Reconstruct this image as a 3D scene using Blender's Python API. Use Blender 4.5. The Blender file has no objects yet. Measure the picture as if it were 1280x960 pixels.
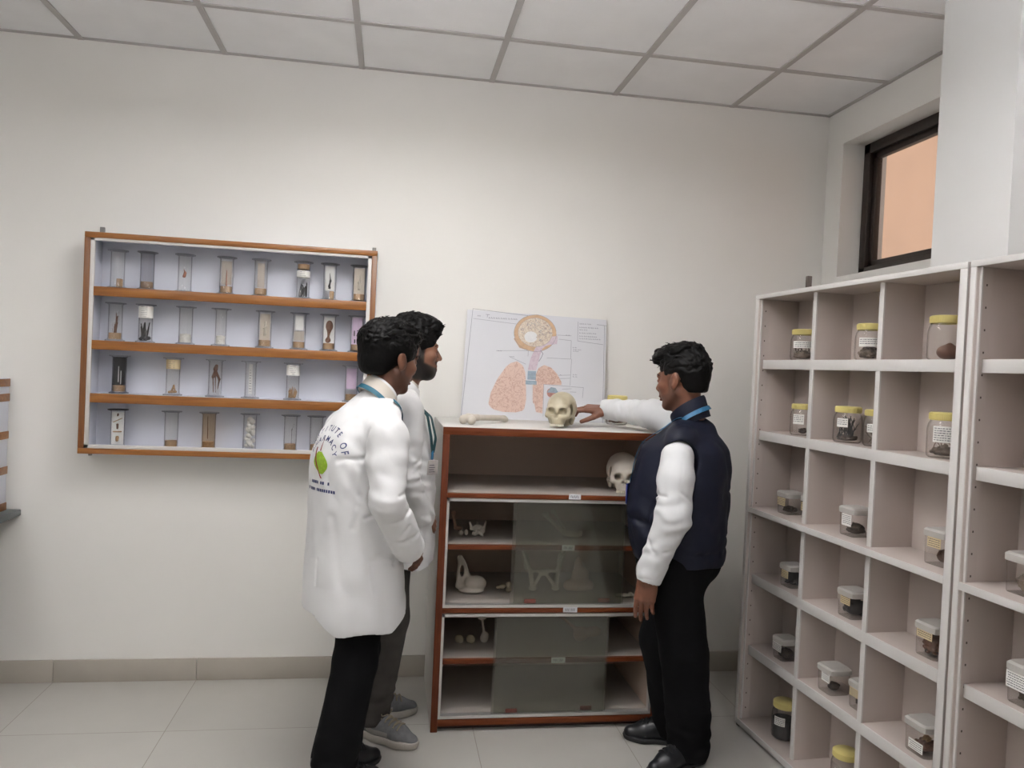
import bpy, bmesh, math, random
import numpy as np
import openvdb as vdb
from mathutils import Vector, Matrix
from mathutils.bvhtree import BVHTree
random.seed(7)
SC = bpy.context.scene
COL = SC.collection
PI = math.pi

# ------------------------------------------------------------------ materials
def _new(name):
    m = bpy.data.materials.new(name); m.use_nodes = True
    nt = m.node_tree
    for n in list(nt.nodes): nt.nodes.remove(n)
    out = nt.nodes.new('ShaderNodeOutputMaterial')
    return m, nt, out

def mat(name, col, rough=0.6, var=0.06, scale=12.0, metal=0.0, bump=0.0, bscale=200.0, spec=0.5, col2=None, stretch=None, sheen=0.0):
    """noise-tinted principled material"""
    m, nt, out = _new(name)
    b = nt.nodes.new('ShaderNodeBsdfPrincipled')
    nt.links.new(b.outputs[0], out.inputs[0])
    tc = nt.nodes.new('ShaderNodeTexCoord'); mp = nt.nodes.new('ShaderNodeMapping')
    nt.links.new(tc.outputs['Object'], mp.inputs[0])
    if stretch: mp.inputs['Scale'].default_value = stretch
    nz = nt.nodes.new('ShaderNodeTexNoise'); nz.inputs['Scale'].default_value = scale; nz.inputs['Detail'].default_value = 4
    nt.links.new(mp.outputs[0], nz.inputs['Vector'])
    rp = nt.nodes.new('ShaderNodeValToRGB')
    c2 = col2 if col2 else tuple(max(0, c * (1 - 2 * var)) for c in col)
    rp.color_ramp.elements[0].color = (*c2, 1); rp.color_ramp.elements[0].position = 0.3
    rp.color_ramp.elements[1].color = (*col, 1); rp.color_ramp.elements[1].position = 0.7
    nt.links.new(nz.outputs[0], rp.inputs[0]); nt.links.new(rp.outputs[0], b.inputs['Base Color'])
    b.inputs['Roughness'].default_value = rough; b.inputs['Metallic'].default_value = metal
    b.inputs['Specular IOR Level'].default_value = spec
    if sheen: b.inputs['Sheen Weight'].default_value = sheen
    if bump:
        n2 = nt.nodes.new('ShaderNodeTexNoise'); n2.inputs['Scale'].default_value = bscale; n2.inputs['Detail'].default_value = 3
        nt.links.new(mp.outputs[0], n2.inputs['Vector'])
        bp = nt.nodes.new('ShaderNodeBump'); bp.inputs['Strength'].default_value = bump; bp.inputs['Distance'].default_value = 0.002
        nt.links.new(n2.outputs[0], bp.inputs['Height']); nt.links.new(bp.outputs[0], b.inputs['Normal'])
    return m

def wood(name, c1, c2, axis='x', rough=0.35, scale=9.0, spec=0.5):
    st = {'x': (0.6, 9, 9), 'y': (9, 0.6, 9), 'z': (9, 9, 0.6)}[axis]
    return mat(name, c1, rough, col2=c2, scale=scale, stretch=st, bump=0.08, bscale=30, spec=spec)

def glass(name, tint=(0.93, 0.95, 0.95), edge=(0.45, 0.48, 0.5), haze=0.0, hazecol=(0.6, 0.6, 0.55), gloss=1.0, rough=0.03):
    """thin clear wall: see-through with darker rims, mirror reflection by angle, optional film of dust"""
    m, nt, out = _new(name)
    tr = nt.nodes.new('ShaderNodeBsdfTransparent'); gl = nt.nodes.new('ShaderNodeBsdfGlossy'); gl.inputs['Roughness'].default_value = rough
    lw = nt.nodes.new('ShaderNodeLayerWeight'); lw.inputs['Blend'].default_value = 0.35
    rp = nt.nodes.new('ShaderNodeValToRGB')
    rp.color_ramp.elements[0].color = (*tint, 1); rp.color_ramp.elements[0].position = 0.35
    rp.color_ramp.elements[1].color = (*edge, 1); rp.color_ramp.elements[1].position = 0.98
    nt.links.new(lw.outputs['Facing'], rp.inputs[0]); nt.links.new(rp.outputs[0], tr.inputs[0])
    l5 = nt.nodes.new('ShaderNodeLayerWeight'); l5.inputs['Blend'].default_value = 0.5
    pw = nt.nodes.new('ShaderNodeMath'); pw.operation = 'POWER'; pw.inputs[1].default_value = 5.0; nt.links.new(l5.outputs['Facing'], pw.inputs[0])
    mu = nt.nodes.new('ShaderNodeMath'); mu.operation = 'MULTIPLY_ADD'; mu.inputs[1].default_value = 0.8 * gloss; mu.inputs[2].default_value = 0.04 * gloss
    nt.links.new(pw.outputs[0], mu.inputs[0])
    mx = nt.nodes.new('ShaderNodeMixShader')
    nt.links.new(mu.outputs[0], mx.inputs[0]); nt.links.new(tr.outputs[0], mx.inputs[1]); nt.links.new(gl.outputs[0], mx.inputs[2])
    last = mx
    if haze:
        df = nt.nodes.new('ShaderNodeBsdfDiffuse'); df.inputs[0].default_value = (*hazecol, 1)
        m2 = nt.nodes.new('ShaderNodeMixShader')
        nz = nt.nodes.new('ShaderNodeTexNoise'); nz.inputs['Scale'].default_value = 5; nz.inputs['Detail'].default_value = 5
        ma = nt.nodes.new('ShaderNodeMapRange'); ma.inputs[1].default_value = 0.2; ma.inputs[2].default_value = 0.8
        ma.inputs[3].default_value = haze * 0.6; ma.inputs[4].default_value = haze * 1.4
        tc = nt.nodes.new('ShaderNodeTexCoord'); nt.links.new(tc.outputs['Object'], nz.inputs['Vector'])
        nt.links.new(nz.outputs[0], ma.inputs[0]); nt.links.new(ma.outputs[0], m2.inputs[0])
        nt.links.new(mx.outputs[0], m2.inputs[1]); nt.links.new(df.outputs[0], m2.inputs[2]); last = m2
    nt.links.new(last.outputs[0], out.inputs[0])
    return m

def emis(name, col, s):
    m, nt, out = _new(name)
    e = nt.nodes.new('ShaderNodeEmission'); e.inputs[0].default_value = (*col, 1); e.inputs[1].default_value = s
    nt.links.new(e.outputs[0], out.inputs[0]); return m

# ------------------------------------------------------------------ object helpers
def link(name, me, m=None, parent=None, kind=None):
    o = bpy.data.objects.new(name, me)
    COL.objects.link(o)
    if m is not None:
        me.materials.clear()
        for x in (m if isinstance(m, (list, tuple)) else [m]): me.materials.append(x)
    if parent is not None: o.parent = parent
    if kind: o['kind'] = kind
    return o

def thing(name, label, cat, loc=(0, 0, 0), rz=0.0, group=None):
    o = bpy.data.objects.new(name, None); COL.objects.link(o)
    o.empty_display_size = 0.05
    o.location = loc; o.rotation_euler = (0, 0, rz)
    o['label'] = label; o['category'] = cat
    if group: o['group'] = group
    return o

def tag(o, label, cat, group=None):
    o['label'] = label; o['category'] = cat
    if group: o['group'] = group
    return o

def copy_tree(o, parent=None):
    c = o.copy(); COL.objects.link(c)
    if parent is not None: c.parent = parent
    for ch in list(o.children): copy_tree(ch, c)
    return c

class MB:
    """collects shapes into one bmesh"""
    def __init__(s): s.bm = bmesh.new()
    def _put(s, vs, fs, M=None):
        vv = [s.bm.verts.new(M @ Vector(v) if M is not None else v) for v in vs]
        for f in fs:
            try: s.bm.faces.new([vv[i] for i in f])
            except ValueError: pass
        return s
    def box(s, lo, hi, bev=0.0, M=None):
        t = bmesh.new()
        bmesh.ops.create_cube(t, size=1.0)
        c = [(a + b) / 2 for a, b in zip(lo, hi)]; d = [abs(b - a) for a, b in zip(lo, hi)]
        for v in t.verts: v.co = Vector((c[0] + v.co.x * d[0], c[1] + v.co.y * d[1], c[2] + v.co.z * d[2]))
        if bev > 0:
            bmesh.ops.bevel(t, geom=list(t.edges), offset=min(bev, 0.45 * min(d)), segments=2, profile=0.5, affect='EDGES', clamp_overlap=True)
        t.verts.index_update()
        s._put([v.co.copy() for v in t.verts], [[v.index for v in f.verts] for f in t.faces], M)
        t.free(); return s
    def lathe(s, prof, n=28, c=(0, 0, 0), M=None, caps=True, rot=0.0, power=2.0):
        """revolve (r,z) list round z; power>2 gives a rounded square plan"""
        vs, fs = [], []
        for r, z in prof:
            for i in range(n):
                a = 2 * PI * i / n + rot
                ca, sa = math.cos(a), math.sin(a)
                if power != 2.0:
                    k = (abs(ca) ** power + abs(sa) ** power) ** (-1.0 / power); ca *= k; sa *= k
                vs.append((c[0] + r * ca, c[1] + r * sa, c[2] + z))
        m = len(prof)
        for j in range(m - 1):
            for i in range(n):
                k = (i + 1) % n
                fs.append((j * n + i, j * n + k, (j + 1) * n + k, (j + 1) * n + i))
        if caps:
            if prof[0][0] > 1e-5: fs.append(tuple(range(n))[::-1])
            if prof[-1][0] > 1e-5: fs.append(tuple((m - 1) * n + i for i in range(n)))
        return s._put(vs, fs, M)
    def tube(s, pts, rad, n=8, M=None):
        pts = [Vector(p) for p in pts]
        rs = rad if isinstance(rad, (list, tuple)) else [rad] * len(pts)
        vs, fs = [], []
        up = Vector((0, 0, 1))
        prev = None
        for i, p in enumerate(pts):
            t = (pts[min(i + 1, len(pts) - 1)] - pts[max(i - 1, 0)]).normalized()
            if prev is None:
                a = t.cross(up if abs(t.z) < 0.9 else Vector((1, 0, 0))).normalized()
            else:
                a = (prev - t * prev.dot(t)).normalized()
            prev = a; b = t.cross(a)
            for k in range(n):
                an = 2 * PI * k / n
                vs.append(p + (a * math.cos(an) + b * math.sin(an)) * rs[i])
        m = len(pts)
        for j in range(m - 1):
            for i in range(n):
                k = (i + 1) % n
                fs.append((j * n + i, j * n + k, (j + 1) * n + k, (j + 1) * n + i))
        fs.append(tuple(range(n))[::-1]); fs.append(tuple((m - 1) * n + i for i in range(n)))
        return s._put(vs, fs, M)
    def prism(s, poly, h0, h1, plane='xz', M=None):
        """extrude a 2d outline; plane xz extrudes along y, xy along z, yz along x"""
        def P(u, v, w): return {'xz': (u, w, v), 'xy': (u, v, w), 'yz': (w, u, v)}[plane]
        n = len(poly)
        vs = [P(u, v, h0) for u, v in poly] + [P(u, v, h1) for u, v in poly]
        fs = [tuple(range(n)), tuple(range(n, 2 * n))[::-1]]
        for i in range(n):
            k = (i + 1) % n; fs.append((i, i + n, k + n, k))
        return s._put(vs, fs, M)
    def grid(s, P, thick=None):
        """P: rows of points -> sheet; thick: offset vector list for a second side"""
        r, c = len(P), len(P[0])
        vs = [p for row in P for p in row]
        fs = [(j * c + i, j * c + i + 1, (j + 1) * c + i + 1, (j + 1) * c + i) for j in range(r - 1) for i in range(c - 1)]
        return s._put(vs, fs)
    def mesh(s, name, smooth=True, ang=38):
        bmesh.ops.recalc_face_normals(s.bm, faces=list(s.bm.faces))
        for f in s.bm.faces: f.smooth = smooth
        if smooth:
            lim = math.radians(ang)
            for e in s.bm.edges:
                if len(e.link_faces) == 2:
                    try: e.smooth = e.calc_face_angle() < lim
                    except ValueError: e.smooth = True
        me = bpy.data.meshes.new(name); s.bm.to_mesh(me); s.bm.free(); return me
    def obj(s, name, m, parent=None, kind=None, smooth=True, ang=38):
        return link(name, s.mesh(name, smooth, ang), m, parent, kind)

# ------------------------------------------------------------------ signed-distance sculpting
_LAT = np.random.RandomState(5).rand(32, 32, 32).astype(np.float32) * 2 - 1
def vnoise(x, y, z):
    """smooth lattice noise in -1..1"""
    xi, yi, zi = np.floor(x), np.floor(y), np.floor(z)
    fx, fy, fz = x - xi, y - yi, z - zi
    fx = fx * fx * (3 - 2 * fx); fy = fy * fy * (3 - 2 * fy); fz = fz * fz * (3 - 2 * fz)
    xi = xi.astype(np.int64) & 31; yi = yi.astype(np.int64) & 31; zi = zi.astype(np.int64) & 31
    x1 = (xi + 1) & 31; y1 = (yi + 1) & 31; z1 = (zi + 1) & 31
    L = _LAT
    a = L[xi, yi, zi] * (1 - fx) + L[x1, yi, zi] * fx
    b = L[xi, y1, zi] * (1 - fx) + L[x1, y1, zi] * fx
    c = L[xi, yi, z1] * (1 - fx) + L[x1, yi, z1] * fx
    d = L[xi, y1, z1] * (1 - fx) + L[x1, y1, z1] * fx
    a = a * (1 - fy) + b * fy; c = c * (1 - fy) + d * fy
    return a * (1 - fz) + c * fz

def smin(a, b, k):
    if k <= 0: return np.minimum(a, b)
    h = np.clip(0.5 + 0.5 * (b - a) / k, 0, 1)
    return b * (1 - h) + a * h - k * h * (1 - h)
def smax(a, b, k): return -smin(-a, -b, k)

def s_caps(a, b, ra, rb):
    a = np.array(a, float); b = np.array(b, float); ab = b - a; L2 = float(ab @ ab) + 1e-12
    def f(x, y, z):
        px, py, pz = x - a[0], y - a[1], z - a[2]
        t = np.clip((px * ab[0] + py * ab[1] + pz * ab[2]) / L2, 0, 1)
        return np.sqrt((px - t * ab[0]) ** 2 + (py - t * ab[1]) ** 2 + (pz - t * ab[2]) ** 2) - (ra + (rb - ra) * t)
    m = max(ra, rb)
    f.lo = np.minimum(a, b) - m; f.hi = np.maximum(a, b) + m
    return f
def s_ell(c, r, R=None):
    c = np.array(c, float); r = np.array(r, float)
    def f(x, y, z):
        px, py, pz = x - c[0], y - c[1], z - c[2]
        if R is not None:
            px, py, pz = (R[0][0] * px + R[1][0] * py + R[2][0] * pz, R[0][1] * px + R[1][1] * py + R[2][1] * pz, R[0][2] * px + R[1][2] * py + R[2][2] * pz)
        k0 = np.sqrt((px / r[0]) ** 2 + (py / r[1]) ** 2 + (pz / r[2]) ** 2)
        k1 = np.sqrt((px / r[0] ** 2) ** 2 + (py / r[1] ** 2) ** 2 + (pz / r[2] ** 2) ** 2) + 1e-9
        return k0 * (k0 - 1) / k1
    m = max(r) if R is not None else r
    f.lo = c - m; f.hi = c + m
    return f
def s_box(c, h, rd=0.003, R=None):
    c = np.array(c, float); h = np.array(h, float)
    def f(x, y, z):
        px, py, pz = x - c[0], y - c[1], z - c[2]
        if R is not None:
            px, py, pz = (R[0][0] * px + R[1][0] * py + R[2][0] * pz, R[0][1] * px + R[1][1] * py + R[2][1] * pz, R[0][2] * px + R[1][2] * py + R[2][2] * pz)
        qx, qy, qz = np.abs(px) - h[0] + rd, np.abs(py) - h[1] + rd, np.abs(pz) - h[2] + rd
        return np.sqrt(np.maximum(qx, 0) ** 2 + np.maximum(qy, 0) ** 2 + np.maximum(qz, 0) ** 2) + np.minimum(np.maximum(qx, np.maximum(qy, qz)), 0) - rd
    m = float(np.linalg.norm(h)) if R is not None else h
    f.lo = c - m; f.hi = c + m
    return f
def s_loft(rows, phi, round_=0.02, power=2.3):
    """rows: (z, cx, cy, r_forward, r_side) from low to high; phi: heading of the forward axis"""
    A = np.array(sorted(rows), float); cp, sp = math.cos(phi), math.sin(phi)
    zz = np.linspace(A[0, 0], A[-1, 0], 200)
    def smooth(col):
        v = np.interp(zz, A[:, 0], A[:, col]); k = np.ones(13) / 13
        return np.convolve(np.pad(v, 6, mode='edge'), k, mode='valid')
    cols = [smooth(i) for i in range(1, 5)]
    z0, z1 = A[0, 0], A[-1, 0]
    def f(x, y, z):
        cx, cy, rf, rs = (np.interp(z, zz, c) for c in cols)
        dx, dy = x - cx, y - cy
        u = (dx * cp + dy * sp) / rf; v = (-dx * sp + dy * cp) / rs
        n = (np.abs(u) ** power + np.abs(v) ** power) ** (1 / power)
        g = np.sqrt((u / rf) ** 2 + (v / rs) ** 2) / (np.sqrt(u * u + v * v) + 1e-6)
        d = (n - 1) / (g + 1e-6)
        return smax(d, np.maximum(z - z1, z0 - z) + 0 * d, round_)
    m = max(A[:, 3].max(), A[:, 4].max())
    f.lo = np.array([A[:, 1].min() - m, A[:, 2].min() - m, z0]); f.hi = np.array([A[:, 1].max() + m, A[:, 2].max() + m, z1])
    return f
def placed(f, M, lo, hi):
    """a local field moved by a rigid 4x4 matrix (Matrix); lo, hi: its local box"""
    Mi = np.array(M.inverted()); W = np.array(M)
    def g(x, y, z):
        return f(Mi[0, 0] * x + Mi[0, 1] * y + Mi[0, 2] * z + Mi[0, 3], Mi[1, 0] * x + Mi[1, 1] * y + Mi[1, 2] * z + Mi[1, 3], Mi[2, 0] * x + Mi[2, 1] * y + Mi[2, 2] * z + Mi[2, 3])
    cs = np.array([[a, b, c, 1] for a in (lo[0], hi[0]) for b in (lo[1], hi[1]) for c in (lo[2], hi[2])]) @ W.T
    g.lo = cs[:, :3].min(0); g.hi = cs[:, :3].max(0)
    return g

class Field:
    CAP = 0.06
    def __init__(s, lo, hi, h):
        s.lo = np.array(lo, float); s.h = h
        s.n = np.ceil((np.array(hi, float) - s.lo) / h).astype(int) + 1
        s.A = np.full(tuple(s.n), s.CAP, np.float32)
        s.ax = [(s.lo[i] + h * np.arange(s.n[i])).astype(np.float32) for i in range(3)]
    def _sl(s, lo, hi):
        a = np.clip(np.floor((lo - s.lo) / s.h).astype(int), 0, s.n); b = np.clip(np.ceil((hi - s.lo) / s.h).astype(int) + 1, 0, s.n)
        return tuple(slice(i, j) for i, j in zip(a, b))
    def _xyz(s, sl): return s.ax[0][sl[0]][:, None, None], s.ax[1][sl[1]][None, :, None], s.ax[2][sl[2]][None, None, :]
    def add(s, f, k=0.0):
        m = s.CAP + k; sl = s._sl(f.lo - m, f.hi + m)
        if 0 in s.A[sl].shape: return s
        s.A[sl] = smin(s.A[sl], np.minimum(f(*s._xyz(sl)), s.CAP * 2), k); return s
    def sub(s, f, k=0.0):
        m = 0.01 + k; sl = s._sl(f.lo - m, f.hi + m)
        if 0 in s.A[sl].shape: return s
        s.A[sl] = smax(s.A[sl], -f(*s._xyz(sl)), k); return s
    def disp(s, g, band=0.025):
        """add g(x,y,z) to the field close to its surface"""
        idx = np.nonzero(np.abs(s.A) < band)
        x, y, z = (s.ax[i][idx[i]] for i in range(3))
        s.A[idx] += g(x, y, z).astype(np.float32); return s
    def mesh(s, name, org=(0, 0, 0)):
        g = vdb.FloatGrid(s.CAP); g.copyFromArray(np.ascontiguousarray(s.A))
        p, q = g.convertToQuads(0.0)
        p = p * s.h + s.lo - np.array(org)
        me = bpy.data.meshes.new(name)
        me.vertices.add(len(p)); me.vertices.foreach_set('co', p.astype(np.float32).ravel())
        q = np.asarray(q, np.int32)[:, ::-1]
        me.loops.add(q.size); me.loops.foreach_set('vertex_index', np.ascontiguousarray(q).ravel())
        me.polygons.add(len(q)); me.polygons.foreach_set('loop_start', np.arange(0, q.size, 4, dtype=np.int32))
        me.update(calc_edges=True)
        me.polygons.foreach_set('use_smooth', np.ones(len(q), bool))
        # outward orientation
        pn = np.zeros(len(q) * 3, np.float32); me.polygons.foreach_get('normal', pn)
        pc = np.zeros(len(q) * 3, np.float32); me.polygons.foreach_get('center', pc)
        pn = pn.reshape(-1, 3); pc = pc.reshape(-1, 3) + np.array(org, np.float32)
        ii = np.clip(np.round((pc + pn * s.h * 1.5 - s.lo) / s.h).astype(int), 0, s.n - 1)
        jj = np.clip(np.round((pc - pn * s.h * 1.5 - s.lo) / s.h).astype(int), 0, s.n - 1)
        if np.mean(s.A[tuple(ii.T)] > s.A[tuple(jj.T)]) < 0.5: me.flip_normals()
        return me

def R_axes(f, u):
    """matrix columns: forward, left, up"""
    f = Vector(f).normalized(); u = Vector(u); l = u.cross(f).normalized(); u = f.cross(l)
    return f, l, u
def M_of(o, f, u=(0, 0, 1)):
    f, l, u = R_axes(f, u)
    return Matrix(((f.x, l.x, u.x, o[0]), (f.y, l.y, u.y, o[1]), (f.z, l.z, u.z, o[2]), (0, 0, 0, 1)))
def M_up(o, f, u):
    """as M_of, but the up axis is kept exactly and the heading tips with it"""
    u = Vector(u).normalized(); l = u.cross(Vector(f)).normalized(); f = l.cross(u)
    return Matrix(((f.x, l.x, u.x, o[0]), (f.y, l.y, u.y, o[1]), (f.z, l.z, u.z, o[2]), (0, 0, 0, 1)))
def sdf_obj(name, prims, h, m, parent=None, org=(0, 0, 0), k=0.006, subs=(), ks=0.004, noise=None):
    lo = np.min([p.lo for p in prims], 0) - 0.012; hi = np.max([p.hi for p in prims], 0) + 0.012
    F = Field(lo, hi, h); F.CAP = 0.03
    F.A[:] = F.CAP
    for p in prims: F.add(p, k)
    for p in subs: F.sub(p, ks)
    if noise: F.disp(noise)
    return link(name, F.mesh(name, org), m, parent)

# ------------------------------------------------------------------ materials in use
M_wall = mat('wall_paint', (0.80, 0.785, 0.75), 0.75, var=0.02, scale=1.5, bump=0.05, bscale=120)
M_wallR = mat('wall_paint_cool', (0.80, 0.79, 0.755), 0.75, var=0.02, scale=1.5, bump=0.05, bscale=120)
M_ceil = mat('ceiling_board', (0.87, 0.87, 0.875), 0.85, var=0.025, scale=6, bump=0.25, bscale=160)
M_tbar = mat('tee_bar_paint', (0.46, 0.44, 0.43), 0.5, var=0.03)
M_skirt = mat('skirting_tile', (0.42, 0.385, 0.335), 0.3, var=0.05, scale=4)
M_white = mat('white_laminate', (0.62, 0.605, 0.575), 0.45, var=0.02, scale=3)
M_cream = mat('cream_laminate', (0.50, 0.435, 0.40), 0.5, var=0.025, scale=3)
M_edge = mat('pale_edge_band', (0.60, 0.58, 0.56), 0.45, var=0.02, scale=4)
M_steel = mat('brushed_steel', (0.55, 0.52, 0.49), 0.4, var=0.08, scale=30, metal=0.6)
M_alu = mat('aluminium_track', (0.62, 0.61, 0.59), 0.38, var=0.04, scale=20, metal=0.7)
M_hook = mat('dull_metal_hook', (0.20, 0.19, 0.18), 0.5, metal=0.3)
M_hole = mat('drilled_hole', (0.10, 0.08, 0.07), 0.8)
M_woodx = wood('orange_wood_along', (0.32, 0.128, 0.028), (0.20, 0.070, 0.014), 'x')
M_woodz = wood('orange_wood_upright', (0.23, 0.092, 0.027), (0.15, 0.053, 0.015), 'z')
M_redx = wood('red_wood_along', (0.165, 0.042, 0.011), (0.10, 0.021, 0.006), 'x', 0.5, spec=0.25)
M_redz = wood('red_wood_upright', (0.14, 0.033, 0.010), (0.085, 0.018, 0.006), 'z', 0.5, spec=0.25)
M_lilac = mat('lilac_white_lining', (0.65, 0.665, 0.735), 0.5, var=0.02, scale=3)
M_tier = mat('shade_toned_laminate', (0.40, 0.36, 0.325), 0.5, var=0.04, scale=3)  # white tier shelves; shade inside the cabinet is put into this colour
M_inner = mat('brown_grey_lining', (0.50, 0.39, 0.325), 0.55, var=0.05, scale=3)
M_paper = mat('white_paper', (0.68, 0.685, 0.72), 0.8, var=0.02, scale=5)
M_label = mat('paper_label', (0.78, 0.77, 0.73), 0.8, var=0.03, scale=40)
M_tanlab = mat('tan_label', (0.62, 0.50, 0.30), 0.8, var=0.05, scale=40)
M_ink = mat('dark_ink', (0.06, 0.06, 0.09), 0.8)
M_glass = glass('jar_glass', (0.985, 0.985, 0.98), (0.58, 0.59, 0.60))
M_pet = glass('clear_plastic', (0.95, 0.94, 0.93), (0.45, 0.43, 0.42), haze=0.05, hazecol=(0.7, 0.68, 0.66), rough=0.08)
M_pane = glass('sliding_glass', (0.88, 0.885, 0.86), (0.5, 0.52, 0.50), haze=0.036, hazecol=(0.42, 0.39, 0.33), gloss=1.0, rough=0.10)
M_winglass = glass('window_glass', (0.94, 0.93, 0.92), (0.6, 0.6, 0.6), haze=0.03)
M_lidY = mat('yellow_plastic', (0.72, 0.62, 0.24), 0.4, var=0.05)
M_lidG = mat('grey_translucent_lid', (0.50, 0.48, 0.45), 0.35, var=0.06)
M_cork = mat('cork_base', (0.42, 0.27, 0.15), 0.85, var=0.15, scale=120)
M_bone = mat('old_ivory_plastic', (0.44, 0.385, 0.27), 0.4, var=0.10, scale=25, bump=0.1, bscale=90)
M_boneW = mat('pale_bone_plastic', (0.55, 0.50, 0.43), 0.38, var=0.06, scale=25, bump=0.08, bscale=90)
M_boneT = mat('tan_bone_plastic', (0.40, 0.26, 0.18), 0.5, var=0.08, scale=25)
M_tooth = mat('tooth_enamel', (0.62, 0.58, 0.48), 0.25, var=0.03)
M_granite = mat('dark_granite', (0.075, 0.095, 0.10), 0.3, var=0.25, scale=300)
M_darkbrown = mat('dark_brown_laminate', (0.045, 0.025, 0.018), 0.45, var=0.15, scale=8)
M_winframe = mat('dark_bronze_frame', (0.028, 0.018, 0.014), 0.4, var=0.1, scale=20)
M_outside = mat('peach_outside_render', (0.78, 0.49, 0.34), 0.9, var=0.04, scale=2, bump=0.2, bscale=60)

def floor_mat():
    m, nt, out = _new('glossy_floor_tiles')
    b = nt.nodes.new('ShaderNodeBsdfPrincipled'); nt.links.new(b.outputs[0], out.inputs[0])
    tc = nt.nodes.new('ShaderNodeTexCoord'); mp = nt.nodes.new('ShaderNodeMapping')
    mp.inputs['Location'].default_value = (-0.40 + 0.6125 * 10, 0.508 + 0.605 * 20, 0)
    nt.links.new(tc.outputs['Object'], mp.inputs[0])
    br = nt.nodes.new('ShaderNodeTexBrick'); br.offset = 0.0; br.squash = 1.0
    br.inputs['Scale'].default_value = 1.0; br.inputs['Brick Width'].default_value = 0.6125; br.inputs['Row Height'].default_value = 0.605
    br.inputs['Mortar Size'].default_value = 0.0018; br.inputs['Mortar Smooth'].default_value = 0.2; br.inputs['Bias'].default_value = 0
    br.inputs['Color1'].default_value = (0.50, 0.485, 0.45, 1); br.inputs['Color2'].default_value = (0.48, 0.465, 0.43, 1); br.inputs['Mortar'].default_value = (0.30, 0.27, 0.23, 1)
    nt.links.new(mp.outputs[0], br.inputs[0])
    nz = nt.nodes.new('ShaderNodeTexNoise'); nz.inputs['Scale'].default_value = 3.0; nz.inputs['Detail'].default_value = 5
    nt.links.new(tc.outputs['Object'], nz.inputs['Vector'])
    mx = nt.nodes.new('ShaderNodeMix'); mx.data_type = 'RGBA'; mx.blend_type = 'MULTIPLY'; mx.inputs[0].default_value = 0.18
    nt.links.new(br.outputs[0], mx.inputs[6]); nt.links.new(nz.outputs[0], mx.inputs[7]); nt.links.new(mx.outputs[2], b.inputs['Base Color'])
    b.inputs['Roughness'].default_value = 0.28; b.inputs['Specular IOR Level'].default_value = 0.45
    return m
M_floor = floor_mat()

# ------------------------------------------------------------------ the room
H = 2.877; XL, XR, YF = -3.4, 2.184, -6.3
MB().box((XL - .15, YF - .15, -0.1), (XR + .3, 0.15, 0)).obj('floor', M_floor, kind='structure')
MB().box((XL - .15, 0, 0), (XR + .3, 0.15, H + .1)).obj('wall_back', M_wall, kind='structure')
MB().box((XL - .15, YF - .15, 0), (XL, 0, H + .1)).obj('wall_left', M_wall, kind='structure')
MB().box((XL, YF - .15, 0), (XR + .3, YF, H + .1)).obj('wall_front', M_wall, kind='structure')
# right wall round the window opening (y -0.14 .. -1.30, z 2.03 .. 2.70)
w = MB(); TH = 0.24
w.box((XR, -0.14, 0), (XR + TH, 0, H + .1)); w.box((XR, -1.30, 0), (XR + TH, -0.14, 2.035)); w.box((XR, -1.30, 2.70), (XR + TH, -0.14, H + .1)); w.box((XR, YF, 0), (XR + TH, -1.30, H + .1))
w.obj('wall_right', M_wallR, kind='structure')
MB().box((1.90, -1.548, 0), (XR, -1.198, H)).obj('trim_1', mat('pillar_paint', (0.69, 0.69, 0.675), 0.75, var=0.02, scale=1.5), kind='structure')      # pillar
# ceiling boards and tee bars
MB().box((XL - .15, YF - .15, H), (XR + .3, 0.15, H + .08)).obj('ceiling', M_ceil, kind='structure')
t = MB(); bw = 0.013
xs = [-0.803 + 0.6125 * k for k in range(-4, 6)]; ys = [-0.494 - 0.6125 * k for k in range(0, 10)]
for x in xs: t.box((x - bw, YF, H - .006), (x + bw, 0, H))
for y in ys: t.box((XL, y - bw, H - .005), (XR, y + bw, H))
t.box((XL, -.022, H - .004), (XR, 0, H)); t.box((XR - .022, YF, H - .004), (XR, 0, H))
t.obj('trim_2', M_tbar, kind='structure')
# skirting tiles, one strip with joints
def skirt(name, x0, x1, y, joints):
    s = MB()
    e = [x0] + [j for j in joints if x0 < j < x1] + [x1]
    for a, b in zip(e, e[1:]): s.box((a + .001, y - .011, 0), (b - .001, y, 0.102), .002)
    return s.obj(name, M_skirt, kind='structure')
skirt('baseboard_back', XL, XR, 0, [0.40 + 0.6125 * k for k in range(-7, 4)])
MB().box((XR - .011, YF, 0), (XR, -.012, .102), .002).obj('baseboard_right', M_skirt, kind='structure')
# window: dark bronze frame, sash and pane set deep in the opening
def wframe(a, y0, y1, z0, z1, x0, x1, wd):
    a.box((x0, y0, z0), (x1, y0 + wd, z1), .003); a.box((x0, y1 - wd, z0), (x1, y1, z1), .003)
    a.box((x0, y0, z0), (x1, y1, z0 + wd), .003); a.box((x0, y0, z1 - wd), (x1, y1, z1), .003); return a
win = MB(); wframe(win, -1.30, -0.14, 2.035, 2.70, XR + .115, XR + .175, .05)
wo = win.obj('window_1', M_winframe, kind='structure')
sa = MB(); wframe(sa, -1.25, -0.19, 2.085, 2.65, XR + .135, XR + .165, .03); sa.obj('sash', M_winframe, wo)
MB().box((XR + .148, -1.22, 2.115), (XR + .152, -0.22, 2.62)).obj('pane', M_winglass, wo)
MB().box((XR + TH, -1.4, 2.0), (XR + TH + .10, -0.10, 2.035), .003).obj('sill', M_outside, wo)
# sunlit rendered wall across the light well outside
MB().box((4.8, -6, 0), (4.95, 5, 7.0)).obj('wall_outside', M_outside, kind='structure')
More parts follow.
